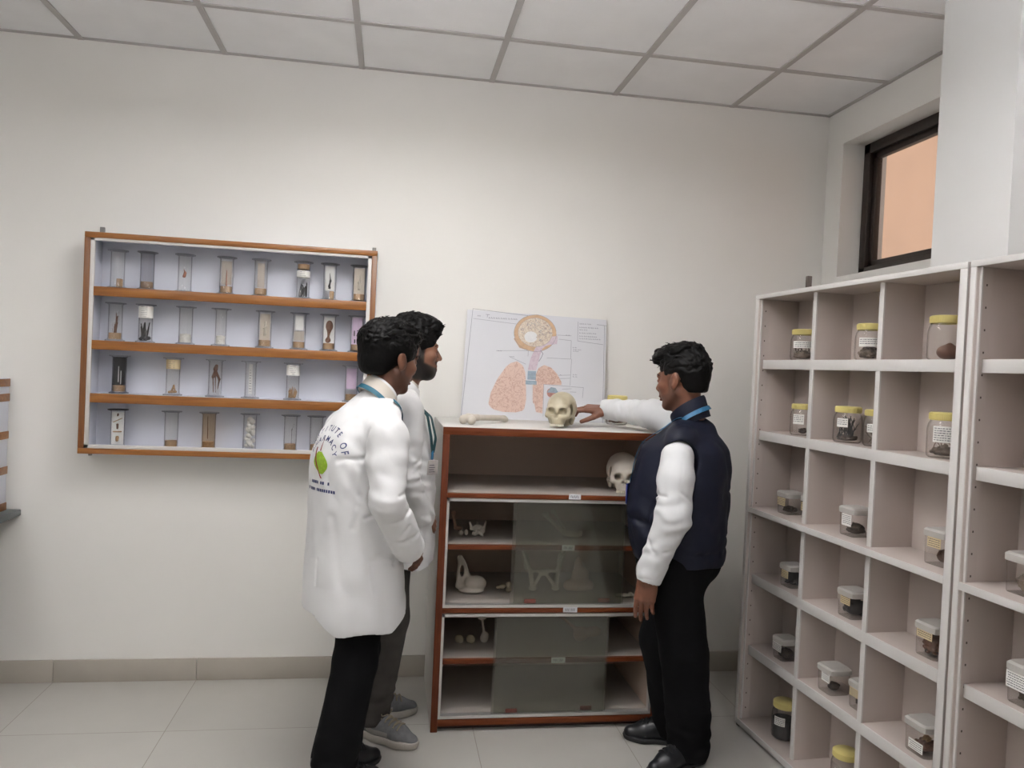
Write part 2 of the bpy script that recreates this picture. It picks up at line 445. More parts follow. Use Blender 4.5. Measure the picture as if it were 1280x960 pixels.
# square lamps, lit above and below, all unseen; those farther back are added fill
def ceiling_lamp(x, y, s, drop, down, up, label):
    t = thing('ceiling_lamp', label, 'light', (x, y, H - drop), group='suspended square lamps')
    f = MB(); f.box((-s - .02, -s - .02, -.012), (s + .02, -s, .012), .003); f.box((-s - .02, s, -.012), (s + .02, s + .02, .012), .003); f.box((-s - .02, -s, -.012), (-s, s, .012), .003); f.box((s, -s, -.012), (s + .02, s, .012), .003)
    f.obj('lamp_frame', M_edge, t)
    MB().box((-s, -s, -.012), (s, s, -.004)).obj('lower_diffuser', emis('lower_diffuser', (1.0, 0.975, 0.94), down), t)
    MB().box((-s, -s, .004), (s, s, .012)).obj('upper_diffuser', emis('upper_diffuser', (0.97, 0.96, 1.0), up), t)  # upward glow added to brighten the ceiling
    for a in (-1, 1):
        for b in (-1, 1): MB().tube([(a * s, b * s, .012), (a * s, b * s, drop - .006)], .0012, 6).obj('hanging_wire', M_steel, t)

# ------------------------------------------------------------------ wall display cabinet
def strokes(mb, x0, x1, zs, y, h=0.0022, seed=0, gap=0.25):
    """rows of ink dashes on an upright face at depth y"""
    r = random.Random(seed)
    for z in zs:
        x = x0
        while x < x1 - .002:
            l = r.uniform(.003, .009)
            mb.box((x, y - .0003, z), (min(x + l, x1), y + .0003, z + h * r.uniform(.7, 1.2)))
            x += l + r.uniform(.001, .004)
    return mb

XA, XB, ZA, ZB, YD = -1.317, -0.080, 1.052, 2.008, -0.150
wc = thing('wall_display_cabinet', 'shallow wooden-edged wall cabinet with four rows of glass specimen jars', 'cabinet', (0, 0, 0))
MB().box((XA + .006, -.006, ZA + .006), (XB - .006, -.002, ZB - .006)).obj('back_panel', M_lilac, wc)
c = MB()
for lo, hi in (((XA, YD + .018, ZA), (XA + .024, -.002, ZB)), ((XB - .024, YD + .018, ZA), (XB, -.002, ZB)), ((XA, YD + .018, ZB - .022), (XB, -.002, ZB)), ((XA, YD + .018, ZA), (XB, -.002, ZA + .022))): c.box(lo, hi, .001)
c.obj('carcass', M_lilac, wc)
fw = .024
MB().box((XA, YD, ZB - fw), (XB, YD + .018, ZB), .002).obj('frame_rail', M_woodx, wc); MB().box((XA, YD, ZA), (XB, YD + .018, ZA + fw), .002).obj('frame_rail', M_woodx, wc)
for xa in (XA, XB - fw): MB().box((xa, YD, ZA + fw), (xa + fw, YD + .018, ZB - fw), .002).obj('frame_post', M_woodz, wc)
l = MB(); a0, a1, b0, b1 = XA + fw, XB - fw, ZA + fw, ZB - fw; lw_ = .017
for lo, hi in (((a0, YD + .004, b0), (a0 + lw_, YD + .016, b1)), ((a1 - lw_, YD + .004, b0), (a1, YD + .016, b1)), ((a0, YD + .004, b1 - .012), (a1, YD + .016, b1)), ((a0, YD + .004, b0), (a1, YD + .016, b0 + .016))): l.box(lo, hi, .001)
l.obj('inner_lip', M_edge, wc)
SHZ = [1.776, 1.544, 1.314]
for z in SHZ:
    s = MB(); s.box((XA + .036, YD + .022, z - .018), (XB - .036, -.006, z), .001); so = s.obj('shelf', M_lilac, wc)
    MB().box((XA + .035, YD + .006, z - .040), (XB - .035, YD + .022, z), .002).obj('shelf_edge', M_woodx, so)
b = MB(); b.box((-1.306, -.012, ZB), (-1.286, -.0015, ZB + .043), .002); b.obj('hanging_bracket', M_hook, wc)
b = MB(); b.box((-0.108, -.012, ZB), (-0.090, -.0015, ZB + .034), .002); b.obj('hanging_bracket', M_hook, wc)
b = MB(); b.lathe([(.008, 0), (.008, .012), (.004, .018)], 12, (-1.296, -.06, ZA - .018)); b.obj('hanging_bracket', M_hook, wc)

# specimen jars ------------------------------------------------------
def mm(name, col, rough=0.7, var=0.12, scale=60): return mat(name, col, rough, var=var, scale=scale)
M_sblack = mm('black_specimen', (0.02, 0.02, 0.024)); M_sbrown = mm('brown_specimen', (0.13, 0.055, 0.03)); M_stan = mm('tan_specimen', (0.40, 0.24, 0.12))
M_swhite = mm('white_mineral', (0.74, 0.72, 0.68)); M_sred = mm('reddish_specimen', (0.35, 0.13, 0.08)); M_sgrey = mm('grey_card', (0.44, 0.39, 0.35), var=.05)
M_card = mm('white_card', (0.76, 0.76, 0.76), var=.03); M_pink = mm('pink_card', (0.66, 0.52, 0.70), var=.03); M_beige = mm('beige_card', (0.55, 0.49, 0.42), var=.04)
M_amber = glass('amber_glass', (0.93, 0.88, 0.81), (0.45, 0.36, 0.28))
M_smoke = glass('smoked_glass', (0.88, 0.88, 0.89), (0.40, 0.40, 0.42))
JR = 0.029
def jar(x, z, label, hgt=0.168, base='cork', items=(), band=None, gm=None, lid=None, r=JR, foot=.040, y=-.076):
    j = thing('specimen_jar', label, 'jar', (x, y, z), group='glass specimen jars in the wall cabinet')
    gm = gm or M_glass
    g = MB(); g.lathe([(foot, 0.0), (foot, .005), (r + .002, .008), (r, .014), (r, hgt - .012), (r + .002, hgt - .008), (r + .006, hgt - .004)], 28, caps=False)
    g.lathe([(r - .002, .010), (r - .002, hgt - .006)], 28, caps=False)
    g.obj('glass_cylinder', gm, j)
    l = MB(); l.lathe([(.001, hgt - .004), (.042, hgt - .004), (.0425, hgt), (.001, hgt + .001)], 30, caps=False); l.obj('lid', lid or M_smoke, j)
    b = MB(); b.lathe([(.001, .0004), (foot - .001, .0004), (foot - .001, .004), (.001, .004)], 28, caps=False); b.obj('foot', M_smoke, j)
    if base == 'cork':
        MB().lathe([(.001, .009), (r - .004, .009), (r - .004, .036), (.001, .036)], 22, caps=False).obj('cork_block', M_cork, j)
    elif base == 'halfcork':
        MB().box((0.002, -.020, .006), (.021, .010, .042), .002).obj('cork_block', M_cork, j)
    elif base == 'white':
        MB().lathe([(.001, .009), (r - .004, .009), (r - .005, .045), (.001, .048)], 22, caps=False).obj('white_powder', M_swhite, j)
    if band:
        z0, z1, bm_ = band
        bb = MB(); bb.lathe([(r + .0006, z0), (r + .0006, z1)], 28, caps=False); bo = bb.obj('label_band', bm_, j)
        k = MB()
        for i, zz in enumerate(np.arange(z0 + .006, z1 - .004, .008)):
            for q in range(-3, 4):
                if random.random() < .8:
                    a = -PI / 2 + q * .13; px, py = math.cos(a) * (r + .0012), math.sin(a) * (r + .0012)
                    k.box((px - .0018, py - .0004, zz), (px + .0018, py + .0004, zz + .0014))
        k.obj('writing', M_ink, bo)
    for fn in items: fn(j, hgt)
    return j

def i_card(w, z0, z1, m, marks=None, name='mounting_card'):
    def f(j, h):
        o = MB().box((-w / 2, -.001, z0), (w / 2, .001, z1)).obj(name, m, j)
        if marks: marks(o)
    return f
def i_blob(pts, m, name='specimen', h=.0022, k=.004):
    """pts: capsule strokes (a, b, ra, rb)"""
    def f(j, hg): sdf_obj(name, [s_caps(a, b, ra, rb) for a, b, ra, rb in pts], h, m, j, k=k)
    return f
def twigs(seed, n, z0, z1, r0, spread, th):
    r = random.Random(seed); out = []
    for i in range(n):
        a = r.uniform(0, 2 * PI); q = r.uniform(.2, 1) * spread; b = a + r.uniform(-.6, .6)
        p0 = (math.cos(a) * r0 * r.random(), math.sin(a) * r0 * r.random(), z0 + .004 * r.random())
        p1 = (math.cos(b) * q, math.sin(b) * q, r.uniform(z0 + .5 * (z1 - z0), z1))
        out.append((p0, p1, th, th * .6))
    return out
def mk_lizard(o):
    sdf_obj('lizard', [s_caps((.004, -.005, .09), (-.001, -.005, .065), .004, .004), s_caps((-.001, -.005, .065), (.004, -.005, .052), .004, .0015), s_caps((.004, -.005, .09), (.0, -.005, .125), .003, .0012), s_caps((.004, -.005, .06), (-.006, -.005, .054), .0015, .001)], .0015, M_sblack, o)
def mk_leaf(o):
    sdf_obj('pressed_leaf', [s_ell((.001, -.004, .115), (.017, .003, .027)), s_caps((0, -.004, .09), (-.002, -.004, .055), .007, .004), s_ell((-.003, -.004, .05), (.013, .003, .013))], .0018, M_sbrown, o)
def mk_three(o):
    sdf_obj('upper_twig', [s_caps((-.018, -.003, .110), (.018, -.003, .128), .002, .002)], .0015, M_stan, o)
    sdf_obj('insect', [s_caps((0, -.003, .083), (0, -.003, .10), .004, .005), s_caps((0, -.003, .14), (.001, -.003, .146), .004, .004)], .0015, M_sbrown, o)
    sdf_obj('lower_twig', [s_caps((-.016, -.003, .068), (.016, -.003, .069), .003, .003), s_caps((0, -.003, .030), (.001, -.003, .043), .006, .007)], .0015, M_stan, o)
def mk_pinkmarks(o):
    k = MB(); k.box((-.014, -.003, .075), (-.009, -.0012, .10)); k.box((-.002, -.003, .075), (.009, -.0012, .079)); k.box((.009, -.003, .05), (.013, -.0012, .085)); k.box((.0, -.003, .098), (.006, -.0012, .102)); k.box((-.012, -.003, .042), (-.006, -.0012, .06)); k.obj('black_marks', M_sblack, o)
def mk_pale(o):
    sdf_obj('pale_skeleton', [s_caps((-.002, -.004, .06), (.003, -.004, .12), .004, .003), s_caps((-.008, -.004, .09), (.010, -.004, .10), .002, .002), s_caps((.002, -.004, .07), (.010, -.004, .05), .002, .001)], .0018, M_boneW, o)
def mk_tape(o): strokes(MB(), -.005, .005, [.03 + .012 * i for i in range(9)], -.0016, seed=4).obj('scale_marks', M_ink, o)
R1, R2, R3, R4 = 1.7765, 1.5445, 1.3145, 1.0765
jar(-1.204, R1, 'glass jar with small beige block in its base, first on wall cabinet top shelf', base='halfcork')
jar(-1.081, R1, 'smoky glass jar, empty above cork base, second on wall cabinet top shelf', gm=M_smoke)
jar(-0.923, R1, 'clear glass jar with tiny reddish specimen hanging inside, wall cabinet top shelf', base=None, items=[i_blob([((0, -.01, .07), (.004, -.01, .085), .007, .006), ((.004, -.01, .085), (-.002, -.01, .10), .003, .002), ((0, 0, .1), (0, 0, .16), .0008, .0008)], M_sred)])
jar(-0.745, R1, 'glass jar with thin reddish rod before grey card, fourth on wall cabinet top shelf', items=[i_blob([((0, 0, .036), (.001, 0, .11), .004, .002)], M_sred), i_card(.044, .045, .15, M_sgrey)])
jar(-0.596, R1, 'glass jar with plain grey card and cork base, fifth on wall cabinet top shelf', items=[i_card(.03, .04, .15, M_sgrey)])
jar(-0.410, R1, 'glass jar with black bundle below white label band, wall cabinet top shelf', base=None, band=(.098, .126, M_label), items=[i_blob(twigs(3, 14, .012, .075, .018, .020, .004), M_sblack, 'black_bundle'), lambda j, h: MB().lathe([(.001, .135), (.026, .135), (.026, .157), (.001, .157)], 20, caps=False).obj('cork_stopper', M_cork, j)])
jar(-0.292, R1, 'glass jar holding a black lizard on white card, wall cabinet top shelf', base='halfcork', items=[i_card(.040, .046, .155, M_card, mk_lizard)])
jar(-0.159, R1, 'glass jar with pale skeleton on beige card, last on wall cabinet top shelf', items=[i_card(.048, .035, .155, M_beige, mk_pale)])
jar(-1.206, R2, 'glass jar with bristly brown roots on cork base, first on wall cabinet second shelf', items=[i_blob(twigs(8, 12, .036, .14, .012, .018, .0014), M_sbrown, 'root_bundle')])
jar(-1.080, R2, 'glass jar with black plant below white label band, wall cabinet second shelf', base=None, band=(.108, .160, M_label), items=[i_blob(twigs(11, 13, .012, .09, .02, .026, .004) + [((-.018, 0, .015), (.018, -.006, .02), .008, .008)], M_sblack, 'black_plant')])
jar(-0.911, R2, 'wide clear jar with white powder in the bottom, third on wall cabinet second shelf', base='white')
jar(-0.761, R2, 'narrow clear jar with white powder in the bottom, fourth on wall cabinet second shelf', base='white', r=.024)
jar(-0.570, R2, 'glass jar with pale skeleton on beige card, fifth on wall cabinet second shelf', items=[i_card(.044, .036, .155, M_beige, mk_pale)])
jar(-0.419, R2, 'glass jar with blank white card over grey card, wall cabinet second shelf', items=[i_card(.036, .09, .155, M_card), i_card(.044, .04, .085, M_sgrey, name='grey_card')])
jar(-0.286, R2, 'glass jar showing brown spoon-like leaf on white card, wall cabinet second shelf', items=[i_card(.048, .03, .155, M_card, mk_leaf)])
jar(-0.160, R2, 'glass jar with pink card bearing black marks, wall cabinet second shelf', items=[i_card(.044, .036, .16, M_pink, mk_pinkmarks)])
jar(-1.182, R3, 'black-lined glass jar on cork base, first on wall cabinet third shelf', items=[i_card(.052, .036, .16, M_sblack, lambda o: MB().box((-.004, -.004, .05), (-.001, -.0015, .12)).box((.006, -.004, .04), (.009, -.0015, .10)).obj('white_strip', M_card, o), 'black_card')], gm=M_smoke)
jar(-0.957, R3, 'glass jar with cream top band and small tan root, wall cabinet third shelf', base=None, band=(.118, .160, M_tanlab), items=[i_blob([((-.014, 0, .014), (.014, 0, .016), .006, .005), ((-.004, 0, .016), (.006, -.004, .045), .005, .003), ((.006, -.004, .045), (.012, -.004, .018), .003, .003)], M_stan)])
jar(-0.777, R3, 'glass jar with tall branching brown specimen, wall cabinet third shelf', base=None, items=[i_blob([((0, 0, .125), (.004, 0, .14), .010, .007), ((0, 0, .12), (-.010, 0, .09), .006, .006), ((-.010, 0, .09), (-.006, 0, .02), .003, .002), ((.004, 0, .11), (.018, 0, .08), .006, .005), ((.018, 0, .08), (.012, 0, .035), .004, .0015), ((.0, 0, .1), (.004, -.004, .02), .003, .0015)], M_sbrown)])
jar(-0.624, R3, 'narrow glass jar with white marked strip inside, wall cabinet third shelf', base=None, r=.024, items=[i_card(.016, .02, .155, M_card, mk_tape)])
jar(-0.438, R3, 'glass jar with white top band and tangled tan roots, wall cabinet third shelf', base=None, band=(.112, .158, M_label), items=[i_blob(twigs(21, 14, .010, .06, .016, .022, .0035), M_stan, 'root_tangle')])
jar(-0.176, R3, 'glass jar with plain pink card, half hidden by a head, wall cabinet third shelf', items=[i_card(.044, .06, .155, M_pink)])
jar(-1.181, R4, 'glass jar with black lid and three brown specimens on white card, wall cabinet bottom', base=None, lid=M_sblack, items=[i_card(.050, .012, .155, M_card, mk_three)])
jar(-0.956, R4, 'clear glass jar empty above cork base, second in wall cabinet bottom row')
jar(-0.796, R4, 'amber-tinted glass jar with dark rod, wall cabinet bottom row', gm=M_amber, items=[i_blob([((-.004, 0, .05), (-.006, 0, .15), .0025, .002)], M_sbrown)])
def salt(j, h):
    r = random.Random(2)
    sdf_obj('white_lumps', [s_ell((r.uniform(-.014, .014), r.uniform(-.014, .014), .018 + .125 * i / 24), (r.uniform(.008, .013),) * 3) for i in range(25)], .0025, M_swhite, j, k=.002)
jar(-0.619, R4, 'glass jar packed with white lumps, wall cabinet bottom row', base=None, items=[salt])
jar(-0.440, R4, 'glass jar with thin curved dark stem on cork base, wall cabinet bottom row', items=[i_blob([((.006, 0, .036), (.006, 0, .10), .0014, .0014), ((.006, 0, .10), (.016, 0, .13), .0014, .001)], M_sblack)])
jar(-0.325, R4, 'glass jar with cork base, last in wall cabinet bottom row beside the coat shoulder')

# ------------------------------------------------------------------ tall pigeon-hole shelving along the right wall
SHO = (1.545, -.585, 0); SHA = math.radians(3.5)
SHELF_Z = [1.588, 1.284, .955, .664, .356]     # upper faces
TOPZ, DEP = 1.866, .192
def shelving(name, label, s0, s1, divs, first_strip):
    """local frame: x into the depth, -y along the front"""
    root = thing(name, label, 'shelving', SHO, SHA)
    fr = .03
    for ya, yb in ((-s0 - .022, -s0), (-s1, -s1 + .026)): MB().box((0, ya, .014), (DEP, yb, TOPZ - .018), .001).obj('side_panel', M_cream, root)
    for ya, yb in ((-s0 - .020, -s0), (-s1, -s1 + .028)): MB().box((-.002, ya, .014), (.004, yb, TOPZ - .018), .001).obj('front_post', M_edge, root)
    MB().box((DEP, -s1, .03), (DEP + .010, -s0, TOPZ)).obj('back_panel', M_cream, root)
    tb = MB().box((.003, -s1, TOPZ - .018), (DEP + .01, -s0, TOPZ), .001).obj('top_board', M_cream, root)
    MB().box((-.003, -s1, TOPZ - .018), (.003, -s0, TOPZ), .001).obj('front_edge', M_edge, tb)
    bb = MB().box((.003, -s1 + .026, .014), (DEP, -s0 - .022, .036), .001).obj('bottom_board', M_cream, root)
    MB().box((-.002, -s1 + .028, .012), (.003, -s0 - .020, .037), .001).obj('front_edge', M_edge, bb)
    # drilled steel upright inside the far side panel with a bright channel
    st = MB(); st.box((.016, -s0 - .0245, .036), (.05, -s0 - .022, TOPZ - .018)); so = st.obj('slotted_upright', M_cream, root)
    MB().box((.010, -s0 - .030, .036), (.015, -s0 - .022, TOPZ - .018)).obj('track', M_edge, so)
    h = MB(); z = .08
    while z < TOPZ - .05:
        h.box((.030, -s0 - .0250, z), (.0345, -s0 - .0243, z + .006)); z += .0635
    h.obj('drilled_holes', M_hole, so)
    for i, z in enumerate(SHELF_Z):
        x0 = -.002 if i == 2 else .03
        b = MB().box((x0 + .006, -s1 + .026, z - .020), (DEP, -s0 - .022, z), .001); bo = b.obj('shelf', M_cream, root)
        e0 = -s1 + .028; e1 = -s0 - .020 if i == 2 else -s0 - .0255
        MB().box((x0, e0, z - (.022 if i == 2 else .038)), (x0 + .006, e1, z + .0005), .001).obj('shelf_edge', M_edge, bo)
    zs = [.036] + sorted(SHELF_Z) + [TOPZ - .0]
    for a in divs:
        for k in range(6):
            lo = zs[k]; hi = zs[k + 1] - (.020 if k < 5 else .018)
            if k + 1 == 3: hi = zs[k + 1] - .020
            d = MB().box((.036, -a - .009, lo), (DEP, -a + .009, hi)); do = d.obj('divider', M_cream, root)
            MB().box((.0305, -a - .011, lo), (.036, -a + .011, hi)).obj('divider_edge', M_edge, do)
    for s in (s0 + .012, s1 - .014):
        for xf in (.006, DEP - .03): MB().box((xf, -s - .010, 0), (xf + .024, -s + .010, .014)).obj('foot', M_darkbrown, root)
    return root
shelving('shelving_unit', 'tall cream pigeon-hole shelving holding jars and boxes, standing along the window wall', 0.0, 1.150, (.378, .754), True)
shelving('shelving_unit', 'second cream pigeon-hole shelving section, mostly out of frame past the thick white post', 1.160, 2.310, (1.538, 1.914), True)
b = MB().box((.10, -.216, TOPZ), (.120, -.200, TOPZ + .068), .002); bo = b.obj('corner_bracket', M_hole); bo.location = SHO; bo.rotation_euler = (0, 0, SHA)
tag(bo, 'small dark bracket standing up on top of the cream shelving', 'bracket')

CA, SA_ = math.cos(SHA), math.sin(SHA)
def shp(x, s, z): return (SHO[0] + x * CA + s * SA_, SHO[1] + x * SA_ - s * CA, z)
M_dirt = mm('dark_herb', (0.05, 0.032, 0.024)); M_dirt2 = mm('grey_brown_herb', (0.16, 0.12, 0.09)); M_twigm = mm('dry_twig', (0.11, 0.075, 0.055))
def heap(name, m, j, r, h, seed, z0=.006, n=70, lump=.0075, sx=1.0):
    q = random.Random(seed); P = [s_ell((0, 0, z0 + h * .47), (r * .85 * sx, r * .85, h * .45))]
    for i in range(n):
        a = q.uniform(0, 2 * PI); d = r * .8 * math.sqrt(q.random()); zz = z0 + lump * 1.0 + q.random() * h * (1 - .6 * d / r)
        P.append(s_ell((math.cos(a) * d * sx, math.sin(a) * d, zz), (lump * q.uniform(.6, 1.2), lump * q.uniform(.6, 1.2), lump * q.uniform(.5, .9))))
    sdf_obj(name, P, .0022, m, j, k=.0015)
def sticks(name, m, j, n, r, z0, z1, seed, th=.0013):
    q = random.Random(seed); t = MB()
    for i in range(n):
        a = q.uniform(0, 2 * PI); d = q.random() * r * .8; b = q.uniform(0, 2 * PI); e = q.random() * r * .95
        p0 = Vector((math.cos(a) * d, math.sin(a) * d, z0 + q.random() * .01)); p1 = Vector((math.cos(b) * e, math.sin(b) * e, q.uniform(z0 + (z1 - z0) * .5, z1)))
        mid = (p0 + p1) / 2 + Vector((q.uniform(-.008, .008), q.uniform(-.008, .008), 0))
        t.tube([p0, mid, p1], [th, th, th * .7], 5)
    return t.obj(name, m, j)
def curved_label(j, rr, z0, z1, a0, a1, m=None, seed=0):
    n = 14; P = [[((rr) * math.cos(a0 + (a1 - a0) * i / n), (rr) * math.sin(a0 + (a1 - a0) * i / n), z) for i in range(n + 1)] for z in (z0, z1)]
    lo = MB().grid(P).obj('label', m or M_label, j)
    k = MB(); q = random.Random(seed); rr += .0008
    z = z1 - .008
    while z > z0 + .004:
        a = a0 + .08
        while a < a1 - .1:
            da = q.uniform(.05, .16); da = min(da, a1 - .06 - a)
            k.grid([[(rr * math.cos(a + da * u), rr * math.sin(a + da * u), zz) for u in (0, 1)] for zz in (z, z + .0022)])
            a += da + q.uniform(.03, .07)
        z -= .0072
    k.obj('writing', M_ink, lo)
def yellow_jar(pos, label, contents, r=.050, h=.130, lab=None, group='round jars with yellow lids', rz=0):
    j = thing('storage_jar', label, 'jar', pos, rz, group=group)
    g = MB(); lr = r * .88
    g.lathe([(.001, .0), (r * .86, .0), (r * .97, .006), (r, .016), (r, h * .60), (r * .985, h * .66), (r * .93, h * .745), (lr * .95, h * .80), (lr * .95, h * .84)], 36, caps=False)
    g.obj('jar_body', M_pet, j)
    l = MB(); z0 = h * .825
    n = 48; prof = [(lr, z0), (lr + .0012, z0 + .002), (lr + .0012, h - .003), (lr - .003, h), (.001, h)]
    l.lathe(prof, n, caps=False)
    for i in range(n):
        a = 2 * PI * i / n; l.box((lr + .0002, -.0011, z0 + .003), (lr + .0022, .0011, h - .004), M=Matrix.Rotation(a, 4, 'Z'))
    l.obj('lid', M_lidY, j)
    if lab: curved_label(j, r + .0006, *lab)
    for c in contents: c(j)
    return j
def box_jar(pos, label, contents, w=.040, h=.092, lab=None, rz=0, group='square boxes with grey lids'):
    j = thing('storage_box', label, 'box', pos, rz, group=group)
    g = MB(); g.lathe([(.001, 0), (w * .93, 0), (w * .96, .005), (w, h - .022)], 32, caps=False, power=7, rot=0); g.obj('box_body', M_pet, j)
    l = MB(); l.lathe([(w + .002, h - .024), (w + .003, h - .020), (w + .003, h - .006), (w - .003, h), (.001, h)], 32, caps=False, power=7); l.obj('lid', M_lidG, j)
    if lab:
        face, z0, z1, u0, u1, m = lab
        k = MB()
        if face == 'x':      # label on the face towards the room
            lo = MB().box((-w - .0012, u0, z0), (-w - .0002, u1, z1)).obj('label', m, j)
            z = z1 - .007
            while z > z0 + .003:
                u = u0 + .004
                while u < u1 - .006:
                    d = min(random.uniform(.003, .009), u1 - .003 - u); k.box((-w - .0016, u, z), (-w - .001, u + d, z + .0018)); u += d + .002
                z -= .0065
        else:                # label on the face towards the viewer's end
            lo = MB().box((u0, -w - .0012, z0), (u1, -w - .0002, z1)).obj('label', m, j)
            z = z1 - .007
            while z > z0 + .003:
                u = u0 + .004
                while u < u1 - .006:
                    d = min(random.uniform(.003, .009), u1 - .003 - u); k.box((u, -w - .0016, z), (u + d, -w - .001, z + .0018)); u += d + .002
                z -= .0065
        k.obj('writing', M_ink, lo)
    for c in contents: c(j)
    return j
Z1, Z2, Z3, Z4, Z5, Z6 = 1.5890, 1.2850, .9560, .6650, .3570, .0375
LW = -PI * .95; RW = -PI * .42
def H_(m, r, h, seed, **k): return lambda j: heap('dried_herb', m, j, r, h, seed, **k)
def S_(m, n, r, z0, z1, seed, **k): return lambda j: sticks('dried_stems', m, j, n, r, z0, z1, seed, **k)
def copy_at(j): pass
yellow_jar(shp(.112, .190, Z1), 'yellow-lidded jar of grey stems, top shelf compartment beside the back wall', [H_(M_dirt2, .044, .032, 1), S_(M_dirt, 14, .044, .01, .09, 2)], r=.050, h=.128, lab=(.050, .078, LW, RW, None, 1), rz=SHA)
yellow_jar(shp(.112, .600, Z1), 'yellow-lidded jar of dark chips under a wide white label, middle compartment of the top shelf', [H_(M_dirt2, .044, .040, 3), H_(M_dirt, .03, .05, 4)], r=.051, h=.132, lab=(.048, .080, LW, RW, None, 2), rz=SHA)
yellow_jar(shp(.112, .955, Z1), 'big yellow-lidded jar without label holding one dark lump, top shelf next to the thick post', [lambda j: sdf_obj('dark_lump', [s_ell((.004, -.008, .026), (.036, .030, .024)), s_ell((.008, -.008, .044), (.012, .010, .012))], .003, M_sbrown, j)], r=.053, h=.140, rz=SHA)
yellow_jar(shp(.112, .215, Z2), 'nearly empty yellow-lidded jar, second shelf compartment beside the back wall', [H_(M_dirt, .018, .02, 5, n=8)], r=.050, h=.128, lab=(.046, .086, LW, -PI * .66, None, 3), rz=SHA)
yellow_jar(shp(.112, .500, Z2), 'yellow-lidded jar crammed with dark stems, front jar of the pair on the second shelf', [S_(M_sblack, 46, .045, .01, .10, 6, th=.0016), H_(M_dirt, .04, .014, 7)], r=.051, h=.134, lab=(.058, .090, LW, -PI * .70, None, 4), rz=SHA)
yellow_jar(shp(.135, .632, Z2), 'yellow-lidded jar of grey stems tucked behind the stem-filled jar on the second shelf', [S_(M_dirt2, 40, .042, .01, .08, 8, th=.0018)], r=.047, h=.130, lab=(.050, .080, LW, RW, None, 5), rz=SHA)
yellow_jar(shp(.112, .975, Z2), 'yellow-lidded jar of brown flakes with tall white label, second shelf by thick post', [H_(M_dirt2, .046, .030, 9), S_(M_sbrown, 5, .046, .01, .095, 10)], r=.053, h=.142, lab=(.050, .100, LW, -PI * .60, None, 6), rz=SHA)
box_jar(shp(.100, .175, Z3), 'lidded box with tan label and dark crumbs, third shelf compartment beside the back wall', [H_(M_dirt, .03, .016, 11)], lab=('x', .035, .066, -.026, .030, M_tanlab), rz=SHA)
box_jar(shp(.135, .290, Z3), 'lidded box half hidden behind the divider and another box, third shelf', [H_(M_dirt2, .03, .03, 12)], lab=('x', .030, .064, -.02, .03, M_tanlab), rz=SHA)
box_jar(shp(.105, .585, Z3), 'lidded box of brown seeds with tall white label, middle compartment of the third shelf', [H_(M_dirt, .036, .030, 13), H_(M_dirt2, .03, .036, 14)], w=.043, h=.104, lab=('x', .036, .078, -.032, .020, M_label), rz=SHA)
box_jar(shp(.110, 1.000, Z3), 'lidded box with yellowed label and one brown lump, third shelf by the thick post', [H_(M_sbrown, .024, .044, 15, n=12)], w=.044, h=.110, lab=('x', .055, .086, -.032, .022, M_tanlab), rz=SHA)
box_jar(shp(.105, .215, Z4), 'lidded box of black bark with tan label, fourth shelf compartment beside the back wall', [H_(M_sblack, .036, .060, 16)], h=.092, lab=('x', .036, .066, -.026, .020, M_tanlab), rz=SHA)
box_jar(shp(.105, .600, Z4), 'lidded box of black pods with tan label, middle compartment of the fourth shelf', [H_(M_sblack, .040, .066, 17), H_(M_dirt2, .012, .05, 18, n=5)], w=.043, h=.100, lab=('x', .048, .080, -.034, .018, M_tanlab), rz=SHA)
box_jar(shp(.110, .985, Z4), 'lidded box full of dark brown bark with tan label, fourth shelf by the thick post', [H_(M_sbrown, .040, .080, 19), H_(M_dirt, .03, .04, 20)], w=.044, h=.106, lab=('x', .058, .090, -.034, .030, M_tanlab), rz=SHA)
box_jar(shp(.105, .190, Z5), 'lidded box with wide white label and white crumbs, fifth shelf compartment beside the back wall', [H_(M_dirt, .034, .030, 21), H_(M_swhite, .012, .02, 22, n=4)], h=.090, lab=('x', .034, .066, -.030, .034, M_label), rz=SHA)
box_jar(shp(.100, .515, Z5), 'lidded box with square white label and few dark flakes, fifth shelf middle compartment', [H_(M_dirt, .024, .026, 23, n=12)], w=.044, h=.098, lab=('x', .044, .078, -.036, .010, M_label), rz=SHA)
box_jar(shp(.120, .668, Z5), 'lidded box with tan label tight against the divider on the fifth shelf', [H_(M_dirt, .034, .034, 24)], w=.043, h=.098, lab=('x', .044, .074, -.034, .030, M_tanlab), rz=SHA)
box_jar(shp(.105, .975, Z5), 'lidded box of brown pods with low white label, fifth shelf by the thick post', [H_(M_sbrown, .034, .036, 25), H_(M_stan, .016, .055, 26, n=6)], w=.047, h=.104, lab=('x', .014, .044, -.040, .020, M_label), rz=SHA)
yellow_jar(shp(.105, .205, Z6), 'yellow-lidded jar packed with black powder, bottom shelf compartment beside the back wall', [lambda j: MB().lathe([(.001, .004), (.044, .004), (.046, .014), (.046, .076), (.001, .080)], 28, caps=False).obj('black_powder', M_sblack, j)], r=.050, h=.150, lab=(.060, .095, LW, -PI * .66, None, 7), rz=SHA)
yellow_jar(shp(.105, .600, Z6), 'yellow-lidded jar with big white label, middle compartment of the bottom shelf', [H_(M_dirt2, .044, .04, 27)], r=.050, h=.140, lab=(.040, .085, LW, RW, None, 8), rz=SHA)
box_jar(shp(.105, 1.310, Z3), 'grey-lidded box at the picture edge on the third shelf of the second section', [H_(M_dirt2, .034, .05, 28)], w=.045, h=.110, rz=SHA)
box_jar(shp(.105, 1.335, Z4), 'white-labelled box at the picture edge on the fourth shelf of the second section', [H_(M_dirt2, .034, .03, 29)], w=.045, h=.110, lab=('x', .04, .085, -.03, .04, M_label), rz=SHA)

